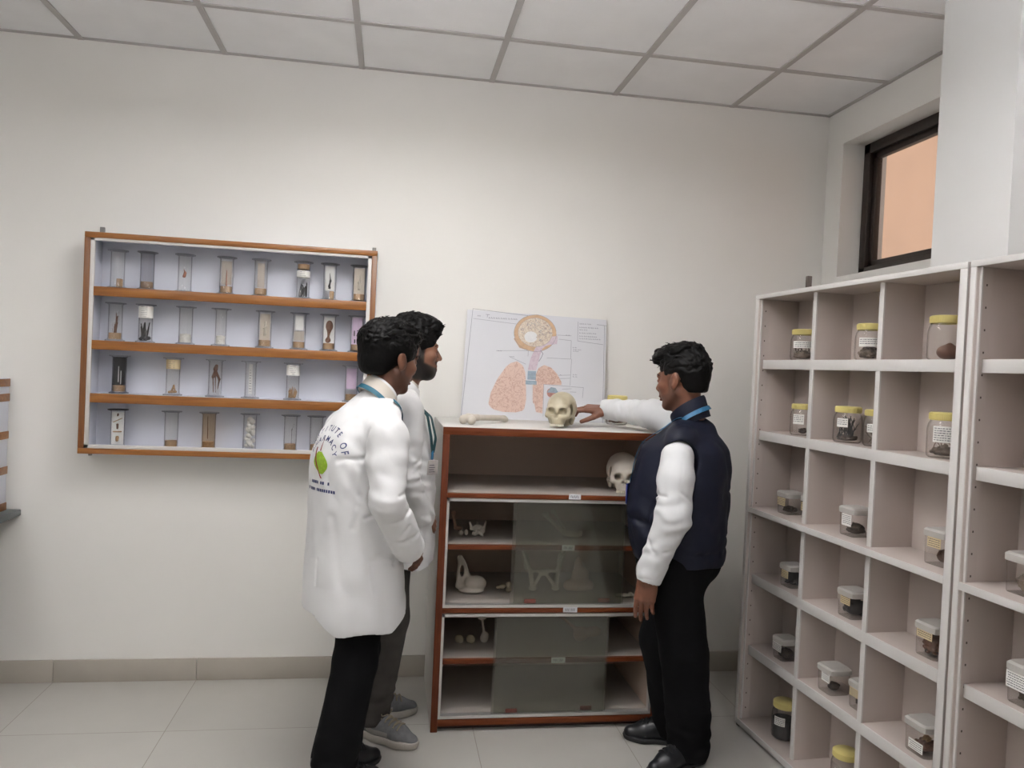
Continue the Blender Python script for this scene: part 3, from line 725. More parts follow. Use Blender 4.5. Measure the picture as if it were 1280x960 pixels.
# ------------------------------------------------------------------ low glazed cabinet of bones
BX0, BX1, BY, BT = .222, 1.186, -.585, 1.257
bc = thing('bone_cabinet', 'low white cabinet with red-brown edging, open top tier and sliding glass below', 'cabinet', ((BX0 + BX1) / 2, BY / 2, 0))
OX, OY = -(BX0 + BX1) / 2, -BY / 2
def bx(lo, hi, bev=.0): return ((lo[0] + OX, lo[1] + OY, lo[2]), (hi[0] + OX, hi[1] + OY, hi[2]), bev)
BK = -.014
for xa in (BX0, BX1 - .020): MB().box(*bx((xa, BY + .010, 0), (xa + .020, BK, BT - .004))).obj('side_panel', M_white, bc)
MB().box(*bx((BX0 - .002, BY + .006, BT - .030), (BX1 + .002, BK, BT), .002)).obj('top_board', M_white, bc)
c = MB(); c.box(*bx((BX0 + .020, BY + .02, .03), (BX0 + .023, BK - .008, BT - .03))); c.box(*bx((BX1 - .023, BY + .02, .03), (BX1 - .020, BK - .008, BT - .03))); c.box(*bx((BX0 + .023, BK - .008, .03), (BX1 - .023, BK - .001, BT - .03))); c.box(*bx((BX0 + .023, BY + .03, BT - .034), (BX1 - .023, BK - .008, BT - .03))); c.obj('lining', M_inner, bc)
for xa in (BX0, BX1 - .028): MB().box(*bx((xa, BY, 0), (xa + .028, BY + .012, BT - .034), .0015)).obj('edge_post', M_redz, bc)
MB().box(*bx((BX0, BY, BT - .034), (BX1, BY + .012, BT - .003), .0015)).obj('edge_rail', M_redx, bc)
MB().box(*bx((BX0 + .02, BY + .035, 0), (BX1 - .02, BY + .050, .03))).obj('plinth', M_darkbrown, bc)
TIER = [(.985, .017), (.766, .018), (.512, .018), (.288, .018), (.052, .024)]
for i, (z, th) in enumerate(TIER):
    inner = i in (1, 3)
    y0 = BY + .045 if inner else BY + .010
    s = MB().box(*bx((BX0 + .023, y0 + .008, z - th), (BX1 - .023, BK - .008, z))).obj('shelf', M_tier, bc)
    MB().box(*bx((BX0 + .028, y0 - .010, z - th - .002), (BX1 - .028, y0 + .008, z - .001), .001)).obj('edge_rail', M_redx, s)
    # white shelf boards, darkened in colour to stand for the shade inside
for zl, zh in ((.525, .964), (.066, .488)):
    t = MB()
    t.box(*bx((BX0 + .028, BY + .002, zh - .012), (BX1 - .028, BY + .030, zh))); t.box(*bx((BX0 + .028, BY + .002, zl - .012), (BX1 - .028, BY + .030, zl)))
    t.box(*bx((BX0 + .028, BY + .002, zl), (BX0 + .038, BY + .030, zh))); t.box(*bx((BX1 - .038, BY + .002, zl), (BX1 - .028, BY + .030, zh)))
    t.obj('sliding_track', M_alu, bc)
M_grip = mat('brown_finger_grip', (0.13, 0.035, 0.025), 0.4)
for zl, zh, pa, pb in ((.526, .951, (.528, 1.006), (.545, 1.018)), (.067, .475, (.470, .950), (.482, .962))):
    for k, (xa, xb) in enumerate((pa, pb)):
        yy = BY + .010 + .009 * k
        p = MB().box(*bx((xa, yy, zl), (xb, yy + .004, zh))).obj('glass_pane', M_pane, bc)
        gx = xa + .085 if k == 0 else xb - .085
        MB().box(*bx((gx - .025, yy - .004, zl + .004), (gx + .025, yy, zl + .022), .002)).obj('finger_grip', M_grip, p)
# paper tags on the tier edges
def ptag(x0, x1, z0, z1, y, label, big):
    o = MB().box(bx((x0, y - .0012, z0), (x1, y, z1))[0], bx((x0, y - .0012, z0), (x1, y, z1))[1]).obj('paper_tag', M_paper, bc)
    k = MB(); n = big; w_ = (x1 - x0 - .016) / n
    for i in range(n):
        if n > 7 and i == n // 2: continue
        xx = x0 + .008 + i * w_; h0 = z0 + (z1 - z0) * .30; h1 = z0 + (z1 - z0) * .72
        lo, hi, _ = bx((xx, y - .0018, h0), (xx + w_ * .28, y - .001, h1)); k.box(lo, hi)
        lo, hi, _ = bx((xx, y - .0018, h0 if i % 2 else h1 - .002), (xx + w_ * .7, y - .001, (h0 if i % 2 else h1 - .002) + .002)); k.box(lo, hi)
    k.obj('writing', M_ink, o)
ptag(.757, .808, .968, .991, BY, '', 6); ptag(.745, .800, .745, .769, BY + .033, '', 9); ptag(.755, .815, .494, .516, BY, '', 11); ptag(.722, .782, .268, .292, BY + .033, '', 9)

# ------------------------------------------------------------------ skulls
def skull_parts():
    P = [s_ell((-.022, 0, .030), (.086, .067, .066)), s_ell((-.03, 0, .012), (.075, .066, .055)), s_ell((.040, 0, .018), (.035, .052, .050)),
         s_caps((.060, -.030, .008), (.060, .030, .008), .016, .016),          # brow
         s_caps((.052, -.046, -.022), (.066, -.020, -.030), .011, .012), s_caps((.052, .046, -.022), (.066, .020, -.030), .011, .012),   # cheek bones
         s_caps((.048, -.050, -.020), (-.012, -.060, -.022), .006, .005), s_caps((.048, .050, -.020), (-.012, .060, -.022), .006, .005),   # arches
         s_caps((.048, -.050, .004), (.050, -.049, -.022), .007, .008), s_caps((.048, .050, .004), (.050, .049, -.022), .007, .008),
         s_caps((.070, 0, .006), (.076, 0, -.010), .008, .006),               # nasal bones
         s_ell((.048, 0, -.040), (.031, .036, .024)), s_ell((.048, 0, -.056), (.027, .032, .015)),
         s_caps((-.022, -.054, -.025), (-.024, -.050, -.048), .012, .009), s_caps((-.022, .054, -.025), (-.024, .050, -.048), .012, .009),
         s_ell((-.055, 0, -.030), (.050, .050, .036))]
    S = [s_ell((.076, -.029, -.006), (.020, .0175, .0155)), s_ell((.076, .029, -.006), (.020, .0175, .0155)), s_ell((.056, -.027, -.008), (.026, .013, .012)), s_ell((.056, .027, -.008), (.026, .013, .012)),
         s_caps((.085, 0, -.010), (.080, 0, -.030), .0045, .0095), s_ell((.076, -.006, -.033), (.018, .0065, .0075)), s_ell((.076, .006, -.033), (.018, .0065, .0075)),
         s_ell((.018, -.050, .010), (.022, .010, .026)), s_ell((.018, .050, .010), (.022, .010, .026)),
         s_ell((.040, 0, -.060), (.018, .019, .012))]
    return P, S
def make_skull(pos, rz, label, m, sc=1.0, tilt=0.0, deep=True):
    root = thing('skull', label, 'skull', pos, rz)
    P, S = skull_parts()
    if not deep: S = [s_ell((.074, -.028, -.004), (.021, .0175, .0160)), s_ell((.074, .028, -.004), (.021, .0175, .0160)), s_caps((.085, 0, -.012), (.079, 0, -.030), .0045, .0095)] + S[7:]
    o = sdf_obj('cranium', P, .0024, m, root, k=.012, subs=S, ks=.005, noise=lambda x, y, z: .0006 * vnoise(x * 60, y * 60, z * 60))
    t = MB()
    for i in range(10):
        a = (i - 4.5) / 4.5 * 1.25
        x, y = .046 + .028 * math.cos(a), .031 * math.sin(a)
        t.lathe([(.0022, -.0115), (.0036, -.009), (.0038, -.003), (.0030, .0)], 8, M=Matrix.Translation((x, y, -.0625)))
    to = t.obj('teeth', M_tooth, root)
    Rt = Matrix.Rotation(tilt, 3, 'Y'); zmin = min((Rt @ v.co).z for q in (o, to) for v in q.data.vertices) * sc
    for ch in (o, to):
        ch.scale = (sc,) * 3; ch.rotation_euler = (0, tilt, 0); ch.location = (0, 0, -zmin)
    return root
make_skull((.736, -.445, BT + .0005), -PI / 2 - .46, 'yellowed human skull on top of the cabinet, touched by the man in the dark vest', M_bone, .93, -.12, False)
make_skull((1.030, -.445, .9855), -PI / 2 - .18, 'pale human skull on the open upper tier of the cabinet', M_boneW, 1.03, -.08)

# ------------------------------------------------------------------ bones on the cabinet top and inside
def bone(name, label, cat, pos, prims, m=None, h=.0026, k=.006, subs=(), rz=0.0, noise=None):
    lo = min(p.lo[2] for p in prims)
    o = sdf_obj(name, prims, h, m or M_boneW, None, k=k, subs=subs, noise=noise); o.location = pos; o.rotation_euler = (0, 0, rz)
    zmin = min(v.co.z for v in o.data.vertices); o.location.z = pos[2] - zmin + .0004
    return tag(o, label, cat)
# leg bone lying on the top, knuckled end to the front-left
bone('thigh_bone', 'pale leg bone with two knuckles lying on the cabinet top below the chart', 'bone', (.335, -.455, BT),
     [s_ell((-.006, .022, .020), (.022, .016, .020)), s_ell((-.006, -.022, .020), (.022, .016, .020)), s_caps((.0, 0, .028), (.06, 0, .028), .020, .0125), s_caps((.06, 0, .028), (.27, 0, .020), .0125, .0125), s_ell((.272, 0, .018), (.03, .016, .014))],
     k=.010, subs=[s_box((.31, 0, .05), (.05, .05, .03), .003, ((.8, 0, -.6), (0, 1, 0), (.6, 0, .8)))], rz=.80)
y2 = -.36
T2, T3, T4 = .7665, .5125, .2885
q = random.Random(5)
bone('vertebra', 'cluster of pale vertebrae with a spiny rim, second tier behind the open glass', 'bone', (.408, y2, T2), [s_ell((0, 0, .030), (.022, .020, .018)), s_caps((-.028, 0, .03), (.028, .004, .034), .008, .006), s_caps((-.03, 0, .03), (-.036, 0, .056), .007, .004), s_caps((.026, 0, .03), (.034, 0, .060), .007, .004), s_caps((0, -.02, .02), (-.014, -.03, .008), .009, .006), s_caps((0, -.02, .02), (.016, -.032, .008), .009, .006), s_caps((0, .01, .03), (0, .03, .05), .008, .004), s_ell((-.018, -.02, .012), (.010, .010, .010)), s_ell((.02, -.022, .026), (.010, .010, .014))], k=.004, subs=[s_ell((.0, .012, .036), (.009, .009, .03))])
bone('vertebra', 'two tiny pale bone pieces beside the vertebrae on the second tier', 'bone', (.342, y2 - .02, T2), [s_ell((-.010, 0, .012), (.011, .010, .012)), s_ell((.014, .002, .015), (.008, .008, .013))], k=.008)
bone('thin_bone', 'dark slender bone leaning at the cabinet corner on the second tier', 'bone', (.318, y2 + .09, T2), [s_caps((0, 0, .012), (-.012, 0, .070), .007, .006), s_ell((-.012, 0, .076), (.012, .010, .012)), s_ell((.012, 0, .010), (.02, .012, .010))], m=M_boneT)
bone('foot_bones', 'jointed foot bones with two long bones rising, second tier behind sliding glass', 'bone', (.800, y2 - .02, T2), [s_caps((-.01, 0, .018), (-.085, .03, .085), .009, .008), s_ell((-.090, .032, .092), (.016, .014, .012)), s_caps((.004, .01, .02), (-.045, .05, .098), .007, .006), s_ell((-.048, .053, .102), (.013, .012, .010)), s_ell((0, 0, .016), (.022, .018, .015)), s_caps((.01, -.004, .016), (.062, -.012, .014), .011, .008), s_caps((.012, .01, .014), (.060, .008, .012), .008, .006), s_caps((.006, -.014, .012), (.05, -.026, .010), .008, .006), s_ell((.064, -.01, .020), (.010, .010, .014))], k=.004)
bone('shoulder_blade', 'pale shoulder blade standing on the third tier behind the open glass', 'bone', (.372, y2, T3), [s_caps((-.042, 0, .03), (-.036, .0, .150), .008, .007), s_caps((-.036, 0, .150), (.004, 0, .070), .012, .010), s_ell((-.022, 0, .075), (.020, .006, .065)), s_ell((.035, -.006, .040), (.048, .030, .036)), s_ell((.018, -.01, .012), (.055, .034, .012)), s_caps((-.04, 0, .03), (.02, 0, .02), .012, .012)], subs=[s_ell((-.026, 0, .095), (.009, .03, .026))], k=.010)
bone('wrist_bone', 'small knobbly tan bone on the third tier, beside the shoulder blade', 'bone', (.545, y2, T3), [s_ell((.012, 0, .012), (.014, .012, .012)), s_ell((.012, 0, .034), (.013, .012, .014)), s_ell((-.016, 0, .026), (.014, .010, .010)), s_ell((-.034, 0, .022), (.010, .008, .007))], m=M_bone, k=.006)
bone('pelvis', 'grey spread pelvis bones like a pair of wings, third tier behind sliding glass', 'bone', (.715, y2 + .02, T3), [s_caps((-.095, 0, .175), (-.060, 0, .095), .006, .009), s_caps((-.060, 0, .095), (-.046, 0, .015), .010, .011), s_caps((-.046, 0, .014), (-.012, 0, .075), .009, .007), s_caps((.095, 0, .175), (.066, 0, .095), .006, .009), s_caps((.066, 0, .095), (.060, 0, .015), .010, .011), s_caps((.060, 0, .014), (.014, 0, .075), .009, .007), s_caps((-.055, 0, .090), (.06, 0, .090), .008, .008), s_ell((0, -.004, .085), (.024, .014, .016)), s_ell((-.046, .0, .012), (.018, .014, .012)), s_ell((.058, .0, .012), (.018, .014, .012)), s_ell((.075, .01, .13), (.012, .006, .045)), s_ell((-.078, .01, .13), (.012, .006, .04))], k=.006)
bone('tail_bone', 'pinkish-tan wedge-shaped tail bone standing on the third tier behind sliding glass', 'bone', (.880, y2 + .02, T3), [s_ell((0, 0, .026), (.066, .030, .028)), s_ell((.006, 0, .065), (.040, .024, .040)), s_ell((-.006, 0, .112), (.018, .016, .036)), s_caps((-.05, 0, .015), (.05, 0, .015), .018, .018)], m=M_boneT, k=.014)
bone('hand_bones', 'small white bone bits at the open end of the third tier', 'bone', (1.068, y2 - .08, T3), [s_ell((-.03, 0, .010), (.018, .012, .010)), s_ell((0, 0, .009), (.02, .014, .009)), s_caps((0, 0, .01), (.04, .004, .008), .008, .006), s_ell((.02, -.01, .018), (.010, .008, .010))], k=.004)
for x, lab in ((.345, 'short'), (.395, 'middle')):
    bone('knee_cap', 'yellowish round bone ball, ' + ('the outer' if x < .36 else 'the inner') + ' of the touching pair on the fourth tier', 'bone', (x + .002, y2, T4), [s_ell((0, 0, .018), (.019, .017, .018)), s_ell((.008, -.008, .014), (.010, .010, .012))], m=M_bone)
bone('arm_bone', 'pale knuckle-ended bone standing upright on a stem, fourth tier behind the open glass', 'bone', (.458, y2, T4), [s_ell((0, 0, .020), (.018, .016, .020)), s_ell((.004, -.004, .036), (.014, .013, .014)), s_caps((0, 0, .03), (-.010, .01, .100), .006, .005), s_ell((-.012, .01, .106), (.020, .010, .007))], k=.008)
bone('hip_bone', 'tan curved hip bone lying behind the lower sliding glass', 'bone', (.925, y2, T4), [s_ell((-.030, 0, .040), (.034, .022, .034)), s_ell((.032, 0, .050), (.034, .018, .022)), s_caps((-.03, 0, .04), (.04, 0, .055), .020, .016), s_caps((-.05, .0, .06), (-.115, .02, .112), .008, .006), s_ell((-.118, .02, .116), (.012, .010, .010))], m=M_boneT, k=.012)
yellow_jar((1.085, -.125, BT + .0005), 'yellow-lidded jar of dark chips on the cabinet top behind the pointing arm', [H_(M_sbrown, .042, .034, 40)], r=.052, h=.140)

# ------------------------------------------------------------------ counter and wooden rack at the far left
ct = thing('lab_counter', 'grey granite counter slab jutting in at the far edge of the room', 'counter', (-2.2, -.3, 0))
MB().box((-.85, -.32, .752), (.606, .298, .779), .003).obj('slab', M_granite, ct)
MB().box((-.80, -.29, .10), (.520, .285, .752), .002).obj('cupboard', M_darkbrown, ct)
MB().box((-.78, -.25, 0), (.50, .285, .10)).obj('plinth', M_darkbrown, ct)
for k in range(3):
    d = MB().box((-.78 + .43 * k, -.306, .13), (-.37 + .43 * k, -.2905, .72), .003).obj('door', M_darkbrown, ct)
    MB().tube([(-.42 + .43 * k, -.312, .55), (-.42 + .43 * k, -.325, .56), (-.42 + .43 * k, -.325, .64), (-.42 + .43 * k, -.312, .65)], .005, 8).obj('handle', M_steel, d)
rk = thing('display_rack', 'small wooden rack with pale sides standing on the granite counter', 'rack', (-1.95, -.12, .7795))
for xa in (-.30, .27): MB().box((xa, -.10, .0), (xa + .03, .098, .58), .002).obj('side_panel', M_lilac, rk)
for z in (.02, .18, .335, .50, .565):
    MB().box((-.299, -.106, z - .02), (.304, -.098, z + .014), .002).obj('shelf_edge', M_woodx, rk)
    MB().box((.3005, -.098, z - .02), (.305, .096, z + .014), .001).obj('side_batten', M_woodx, rk)
    MB().box((-.27, -.098, z - .012), (.27, .098, z)).obj('shelf', M_lilac, rk)

# ------------------------------------------------------------------ hand-drawn anatomy chart leaning on the wall
def chart():
    root = thing('anatomy_chart', 'hand-drawn brain and lungs chart on white board, leaning on the wall above the cabinet', 'chart', (.692, -.045, BT + .0006))
    W0, W1, HH = -.347, .352, .512
    TL = .045 / HH * .6
    def P(u, v, o=0.0):
        """u along the sheet, v up, o out of the sheet: slightly bowed, leaning back"""
        bow = .004 * math.sin((u - W0) / (W1 - W0) * PI * 2.2) * (v / HH) + .003 * math.sin(v * 9)
        return (u + .012 * (v / HH - .5) * (1 if u < 0 else -.6), v * TL - o + bow - .006, v)
    b = MB(); n, m_ = 24, 16
    front = [[P(W0 + (W1 - W0) * i / n, HH * j / m_ + (.006 - .012 * i / n) * j / m_) for i in range(n + 1)] for j in range(m_ + 1)]
    back = [[(p[0], p[1] + .005, p[2]) for p in row] for row in front]
    b.grid(front); b.grid(back)
    rim = front[0] + [r[-1] for r in front[1:]] + front[-1][::-1][1:] + [r[0] for r in front[::-1]][1:]
    rb = back[0] + [r[-1] for r in back[1:]] + back[-1][::-1][1:] + [r[0] for r in back[::-1]][1:]
    b.grid([rim, rb]); bmesh.ops.remove_doubles(b.bm, verts=list(b.bm.verts), dist=1e-5)
    b.obj('board', M_paper, root)
    def region(name, poly, m, o=.0012):
        """fill a closed outline: fan strips between top and bottom outline halves"""
        t = MB(); N = 26
        ys = [p[1] for p in poly]; v0, v1 = min(ys), max(ys)
        rows = []
        for k in range(N + 1):
            v = v0 + (v1 - v0) * (k / N * .998 + .001)
            xs = []
            for (a, bq), (c_, d) in zip(poly, poly[1:] + poly[:1]):
                if (bq - v) * (d - v) < 0 or bq == v: xs.append(a + (c_ - a) * ((v - bq) / (d - bq) if d != bq else 0))
            if len(xs) >= 2: rows.append([P(min(xs) + (max(xs) - min(xs)) * i / 8, v, o) for i in range(9)])
        t.grid(rows); return t.obj(name, m, root)
    def line(t, pts, w=.0016, o=.0016):
        for (a, b_), (c_, d) in zip(pts, pts[1:]):
            L = math.hypot(c_ - a, d - b_) + 1e-9; nx, nv = -(d - b_) / L * w / 2, (c_ - a) / L * w / 2
            t._put([P(a + nx, b_ + nv, o), P(c_ + nx, d + nv, o), P(c_ - nx, d - nv, o), P(a - nx, b_ - nv, o)], [(0, 1, 2, 3)])
    def sketch(name, c1, c2, sc):
        m, nt, out = _new(name)
        bs = nt.nodes.new('ShaderNodeBsdfPrincipled'); bs.inputs['Roughness'].default_value = .85; nt.links.new(bs.outputs[0], out.inputs[0])
        tc = nt.nodes.new('ShaderNodeTexCoord'); vo = nt.nodes.new('ShaderNodeTexNoise'); vo.inputs['Scale'].default_value = sc; vo.inputs['Detail'].default_value = 2; vo.inputs['Distortion'].default_value = 1.6
        nt.links.new(tc.outputs['Object'], vo.inputs['Vector'])
        rp = nt.nodes.new('ShaderNodeValToRGB'); e = rp.color_ramp.elements
        e[0].position, e[0].color = .44, (*c1, 1); e[1].position, e[1].color = .56, (*c1, 1)
        k = rp.color_ramp.elements.new(.50); k.color = (*c2, 1)
        nt.links.new(vo.outputs[0], rp.inputs[0]); nt.links.new(rp.outputs[0], bs.inputs['Base Color']); return m
    K_lung = sketch('pencilled_lung', (.66, .49, .42), (.50, .32, .26), 34)
    K_brain = sketch('pencilled_brain', (.68, .60, .50), (.44, .34, .28), 48)
    K_or = mat('orange_pencil', (.62, .42, .27), .9, var=.08, scale=60); K_pk = sketch('pink_pencil', (.62, .53, .59), (.55, .44, .52), 20)
    K_bl = mat('blue_grey_pencil', (.33, .42, .50), .9, var=.12, scale=80); K_line = mat('pencil_line', (.27, .27, .32), .9)
    K_red = mat('red_pencil', (.55, .28, .24), .9, var=.2, scale=90)
    def X(px): return (px - 666.5) / 176.5 * .70 + .0025          # sheet coordinates of the drawing, from its own layout
    def V(py): return (525 - py) / 131.0 * HH
    def pts(*l): return [(X(a), V(b_)) for a, b_ in l]
    def oval(cx, cy, rx, ry, a0=0, a1=2 * PI, n=28, rot=0):
        c_, s_ = math.cos(rot), math.sin(rot)
        return [(cx + math.cos(a0 + (a1 - a0) * i / n) * rx * c_ - math.sin(a0 + (a1 - a0) * i / n) * ry * s_, cy + math.cos(a0 + (a1 - a0) * i / n) * rx * s_ + math.sin(a0 + (a1 - a0) * i / n) * ry * c_) for i in range(n)]
    region('brain_rim_drawing', pts(*oval(664, 417, 27, 23)), K_or, .0010)
    region('brain_drawing', pts(*oval(664, 416, 22, 18)), K_brain, .0016)
    region('brain_drawing', pts((637, 425), (646, 420), (652, 438), (645, 436)), K_or, .0009)
    region('brain_hollow_drawing', pts(*oval(658, 422, 8, 7)), M_card, .0020)
    region('throat_drawing', pts((657, 463), (659, 450), (664, 436), (671, 427), (680, 421), (693, 419), (692, 430), (680, 431), (674, 436), (671, 446), (667, 463)), K_pk, .0012)
    region('windpipe_drawing', pts((657, 464), (667, 464), (667, 475), (657, 475)), K_bl, .0014); region('windpipe_drawing', pts((655, 476), (668, 476), (668, 481), (655, 481)), K_bl, .0014)
    region('lung_drawing', pts((643, 453), (650, 457), (654, 466), (656, 485), (657, 500), (655, 513), (645, 516), (630, 516), (616, 513), (611, 507), (613, 493), (620, 476), (630, 460), (637, 454)), K_lung, .0012)
    region('lung_drawing', pts((670, 460), (677, 456), (686, 459), (693, 466), (699, 476), (699, 480), (666, 480), (667, 468)), K_lung, .0012)
    region('lung_drawing', pts((664, 480), (677, 480), (676, 516), (668, 515), (665, 500)), K_lung, .0012)
    region('heart_drawing', pts(*oval(687, 490, 6, 6)), K_red, .0014); region('heart_drawing', pts((681, 490), (686, 483), (692, 484), (697, 492), (690, 487)), K_bl, .0018)
    t = MB()
    line(t, pts((585, 391), (755, 403)), .0018); line(t, pts((585, 391), (579, 523)), .0018); line(t, pts((752, 403), (752, 525)), .0018)
    line(t, pts((586, 403), (640, 407)), .0014)
    line(t, pts((718, 400), (718, 424))); line(t, pts((718, 424), (751, 427)))
    for a in (((618, 441), (656, 439)), ((656, 439), (656, 446)), ((634, 448), (654, 456)), ((692, 418), (710, 418)), ((694, 423), (710, 424)), ((710, 424), (710, 447)), ((680, 447), (710, 447)), ((711, 447), (710, 480)), ((695, 468), (710, 467)), ((697, 472), (710, 471)), ((677, 480), (727, 482)), ((727, 482), (726, 495)), ((677, 480), (677, 520)), ((700, 485), (712, 484)), ((710, 488), (718, 488))): line(t, pts(*a), .0015)
    line(t, [(X(a), V(b_)) for a, b_ in [(672, 438), (675, 442), (673, 447), (670, 452)]], .003)
    for k in range(4): line(t, pts((658, 466.5 + k * 2.6), (666, 466.5 + k * 2.6)), .0016, .0022)
    line(t, [(X(a), V(b_)) for a, b_ in oval(664, 417, 27, 23, n=40)], .0014); line(t, [(X(a), V(b_)) for a, b_ in oval(664, 416, 22, 18, n=40)], .0011)
    t.obj('pencil_lines', K_line, root)
    k = MB(); r = random.Random(9)
    def scribble(x0, y, x1, s, big=1.0):
        x = x0
        while x < x1 - 1:
            w_ = r.uniform(1.2, 2.6) * big
            line(k, pts((x, y), (x + w_ * .3, y - s), (x + w_ * .6, y), (x + w_, y - s * .6)), .0013)
            x += w_ + r.uniform(.4, 1.3)
    scribble(591, 400, 597, 1.6); line(k, pts((601, 397), (606, 397.5)), .0018); line(k, pts((603.5, 397), (603, 401)), .0018); scribble(605, 402, 640, 2.0, 1.2)
    for i, (y, x1) in enumerate(((402.5, 735), (407, 744), (410, 730), (414, 743), (418, 743), (421, 749))): scribble(720, y + .5, x1, 1.5)
    for y, x0, x1 in ((433, 712, 718), (435.5, 713, 723), (437.5, 713, 719), (467, 713, 720), (469.5, 713, 720), (441.5, 617, 624), (448, 633, 640), (468, 697, 700), (418, 703, 708)): scribble(x0, y, x1, 1.2)
    k.obj('handwriting', K_line, root)
    e = MB()
    for i in range(70):
        a = r.uniform(0, 2 * PI); q_ = math.sqrt(r.random()) * .9; cx, cy = 664 + math.cos(a) * 21 * q_, 415 + math.sin(a) * 17 * q_
        if abs(cx - 658) < 8 and abs(cy - 422) < 7: continue
        line(e, pts((cx, cy), (cx + r.uniform(-2, 2), cy + r.uniform(-2.5, -.6)), (cx + r.uniform(-1, 3), cy + r.uniform(-1, 1))), .0010, .0022)
    e.obj('brain_folds', K_line, root)
chart()

# ------------------------------------------------------------------ people
def placed_s(f, M):
    s = M.to_scale()[0]; g0 = placed(f, M, f.lo, f.hi)
    def g(x, y, z): return g0(x, y, z) * s
    g.lo, g.hi = g0.lo, g0.hi
    return g
def head_ops(nose=1.0, jawd=0.0):
    U, D = 'add', 'sub'
    L = [(U, s_ell((-.014, 0, .030), (.096, .075, .080)), 0), (U, s_ell((-.045, 0, .005), (.058, .062, .062)), .02),
         (U, s_ell((.034, 0, -.030), (.056, .058, .086)), .02),
         (U, s_caps((-.004, -.052, -.050), (.056, -.020, -.098), .018, .016), .02), (U, s_caps((-.004, .052, -.050), (.056, .020, -.098), .018, .016), .02),
         (U, s_ell((.066, 0, -.100), (.020, .024, .016)), .015),
         (U, s_ell((.058, -.040, -.024), (.024, .020, .018)), .015), (U, s_ell((.058, .040, -.024), (.024, .020, .018)), .015),
         (U, s_caps((.078, -.032, .016), (.078, .032, .016), .011, .011), .012),
         (D, s_ell((.094, -.031, -.003), (.014, .017, .011)), .010), (D, s_ell((.094, .031, -.003), (.014, .017, .011)), .010),
         (U, s_ell((.074, -.031, -.003), (.0135, .0135, .0125)), .002), (U, s_ell((.074, .031, -.003), (.0135, .0135, .0125)), .002),
         (U, s_caps((.084, 0, .008), (.104 * nose, 0, -.030), .008, .0105), .008), (U, s_ell((.093, -.012, -.036), (.011, .008, .008)), .006), (U, s_ell((.093, .012, -.036), (.011, .008, .008)), .006),
         (U, s_ell((.083, 0, -.055), (.014, .022, .018)), .012),
         (U, s_ell((.089, 0, -.0620), (.010, .022, .0062)), .003), (U, s_ell((.087, 0, -.0750), (.010, .019, .0065)), .003),
         (D, s_caps((.099, -.016, -.0685), (.099, .016, -.0685), .0022, .0022), .002),
         (D, s_ell((.086, 0, -.0865), (.008, .018, .005)), .006)]
    for s in (-1, 1):
        R = ((.95, 0, -.30), (0, 1, 0), (.30, 0, .95))
        L += [(U, s_ell((-.010, s * .078, -.010), (.018, .009, .031), R), .004), (D, s_ell((-.006, s * .0865, -.008), (.010, .005, .019), R), .003), (U, s_ell((.003, s * .076, -.014), (.005, .006, .008)), .003), (U, s_ell((-.004, s * .074, -.036), (.008, .006, .008)), .004)]
    return L
def hand_ops(curl=(.3, .35, .4, .45), thumb=.5, side=1, spread=.06, mid=1.0, an=.75):
    """wrist at the origin, fingers along +x, palm facing -z, thumb on +y (side=1)"""
    L = []
    base = [(.088, .030), (.092, .010), (.088, -.010), (.080, -.029)]
    seg = [(.040, .025, .020), (.044, .028, .021), (.041, .026, .020), (.032, .020, .018)]
    rr_ = [.0092, .0095, .009, .008]
    L.append((s_caps((-.02, side * .004, 0), (.012, side * .006, 0), .024, .026), .01))
    for i, (bx_, by_) in enumerate(base):
        L.append((s_caps((.008, side * by_ * .75, -.002), (bx_, side * by_, 0), .0145, .0115), .010))
    L.append((s_ell((.045, 0, -.004), (.045, .038, .013)), .008))
    L.append((s_ell((.030, side * .024, -.010), (.032, .016, .014)), .010))
    for i, (bx_, by_) in enumerate(base):
        p = Vector((bx_, side * by_, 0)); a = curl[i] * .9; sp = (1.5 - i) * spread * side
        r0_ = rr_[i]
        for k, ln in enumerate(seg[i]):
            d = Vector((math.cos(a) * math.cos(sp), math.sin(sp), -math.sin(a)))
            e = p + d * ln; r1 = r0_ * .92
            L.append((s_caps(p, e, r0_, r1), .004 if k == 0 else .002)); p = e; r0_ = r1; a += curl[i] * (1.1 if k == 0 else .7) * mid
    t0 = Vector((.022, side * .026, -.008))
    t1 = t0 + Vector((math.cos(an), side * math.sin(an), -.25 * thumb * 2)).normalized() * .042
    t2 = t1 + Vector((math.cos(an - .25), side * math.sin(an - .25), -.5 * thumb)).normalized() * .030
    t3 = t2 + Vector((math.cos(an - .5), side * math.sin(an - .5), -.5 * thumb)).normalized() * .024
    L += [(s_caps(t0, t1, .015, .0115), .008), (s_caps(t1, t2, .0112, .010), .003), (s_caps(t2, t3, .0100, .0085), .002)]
    return L

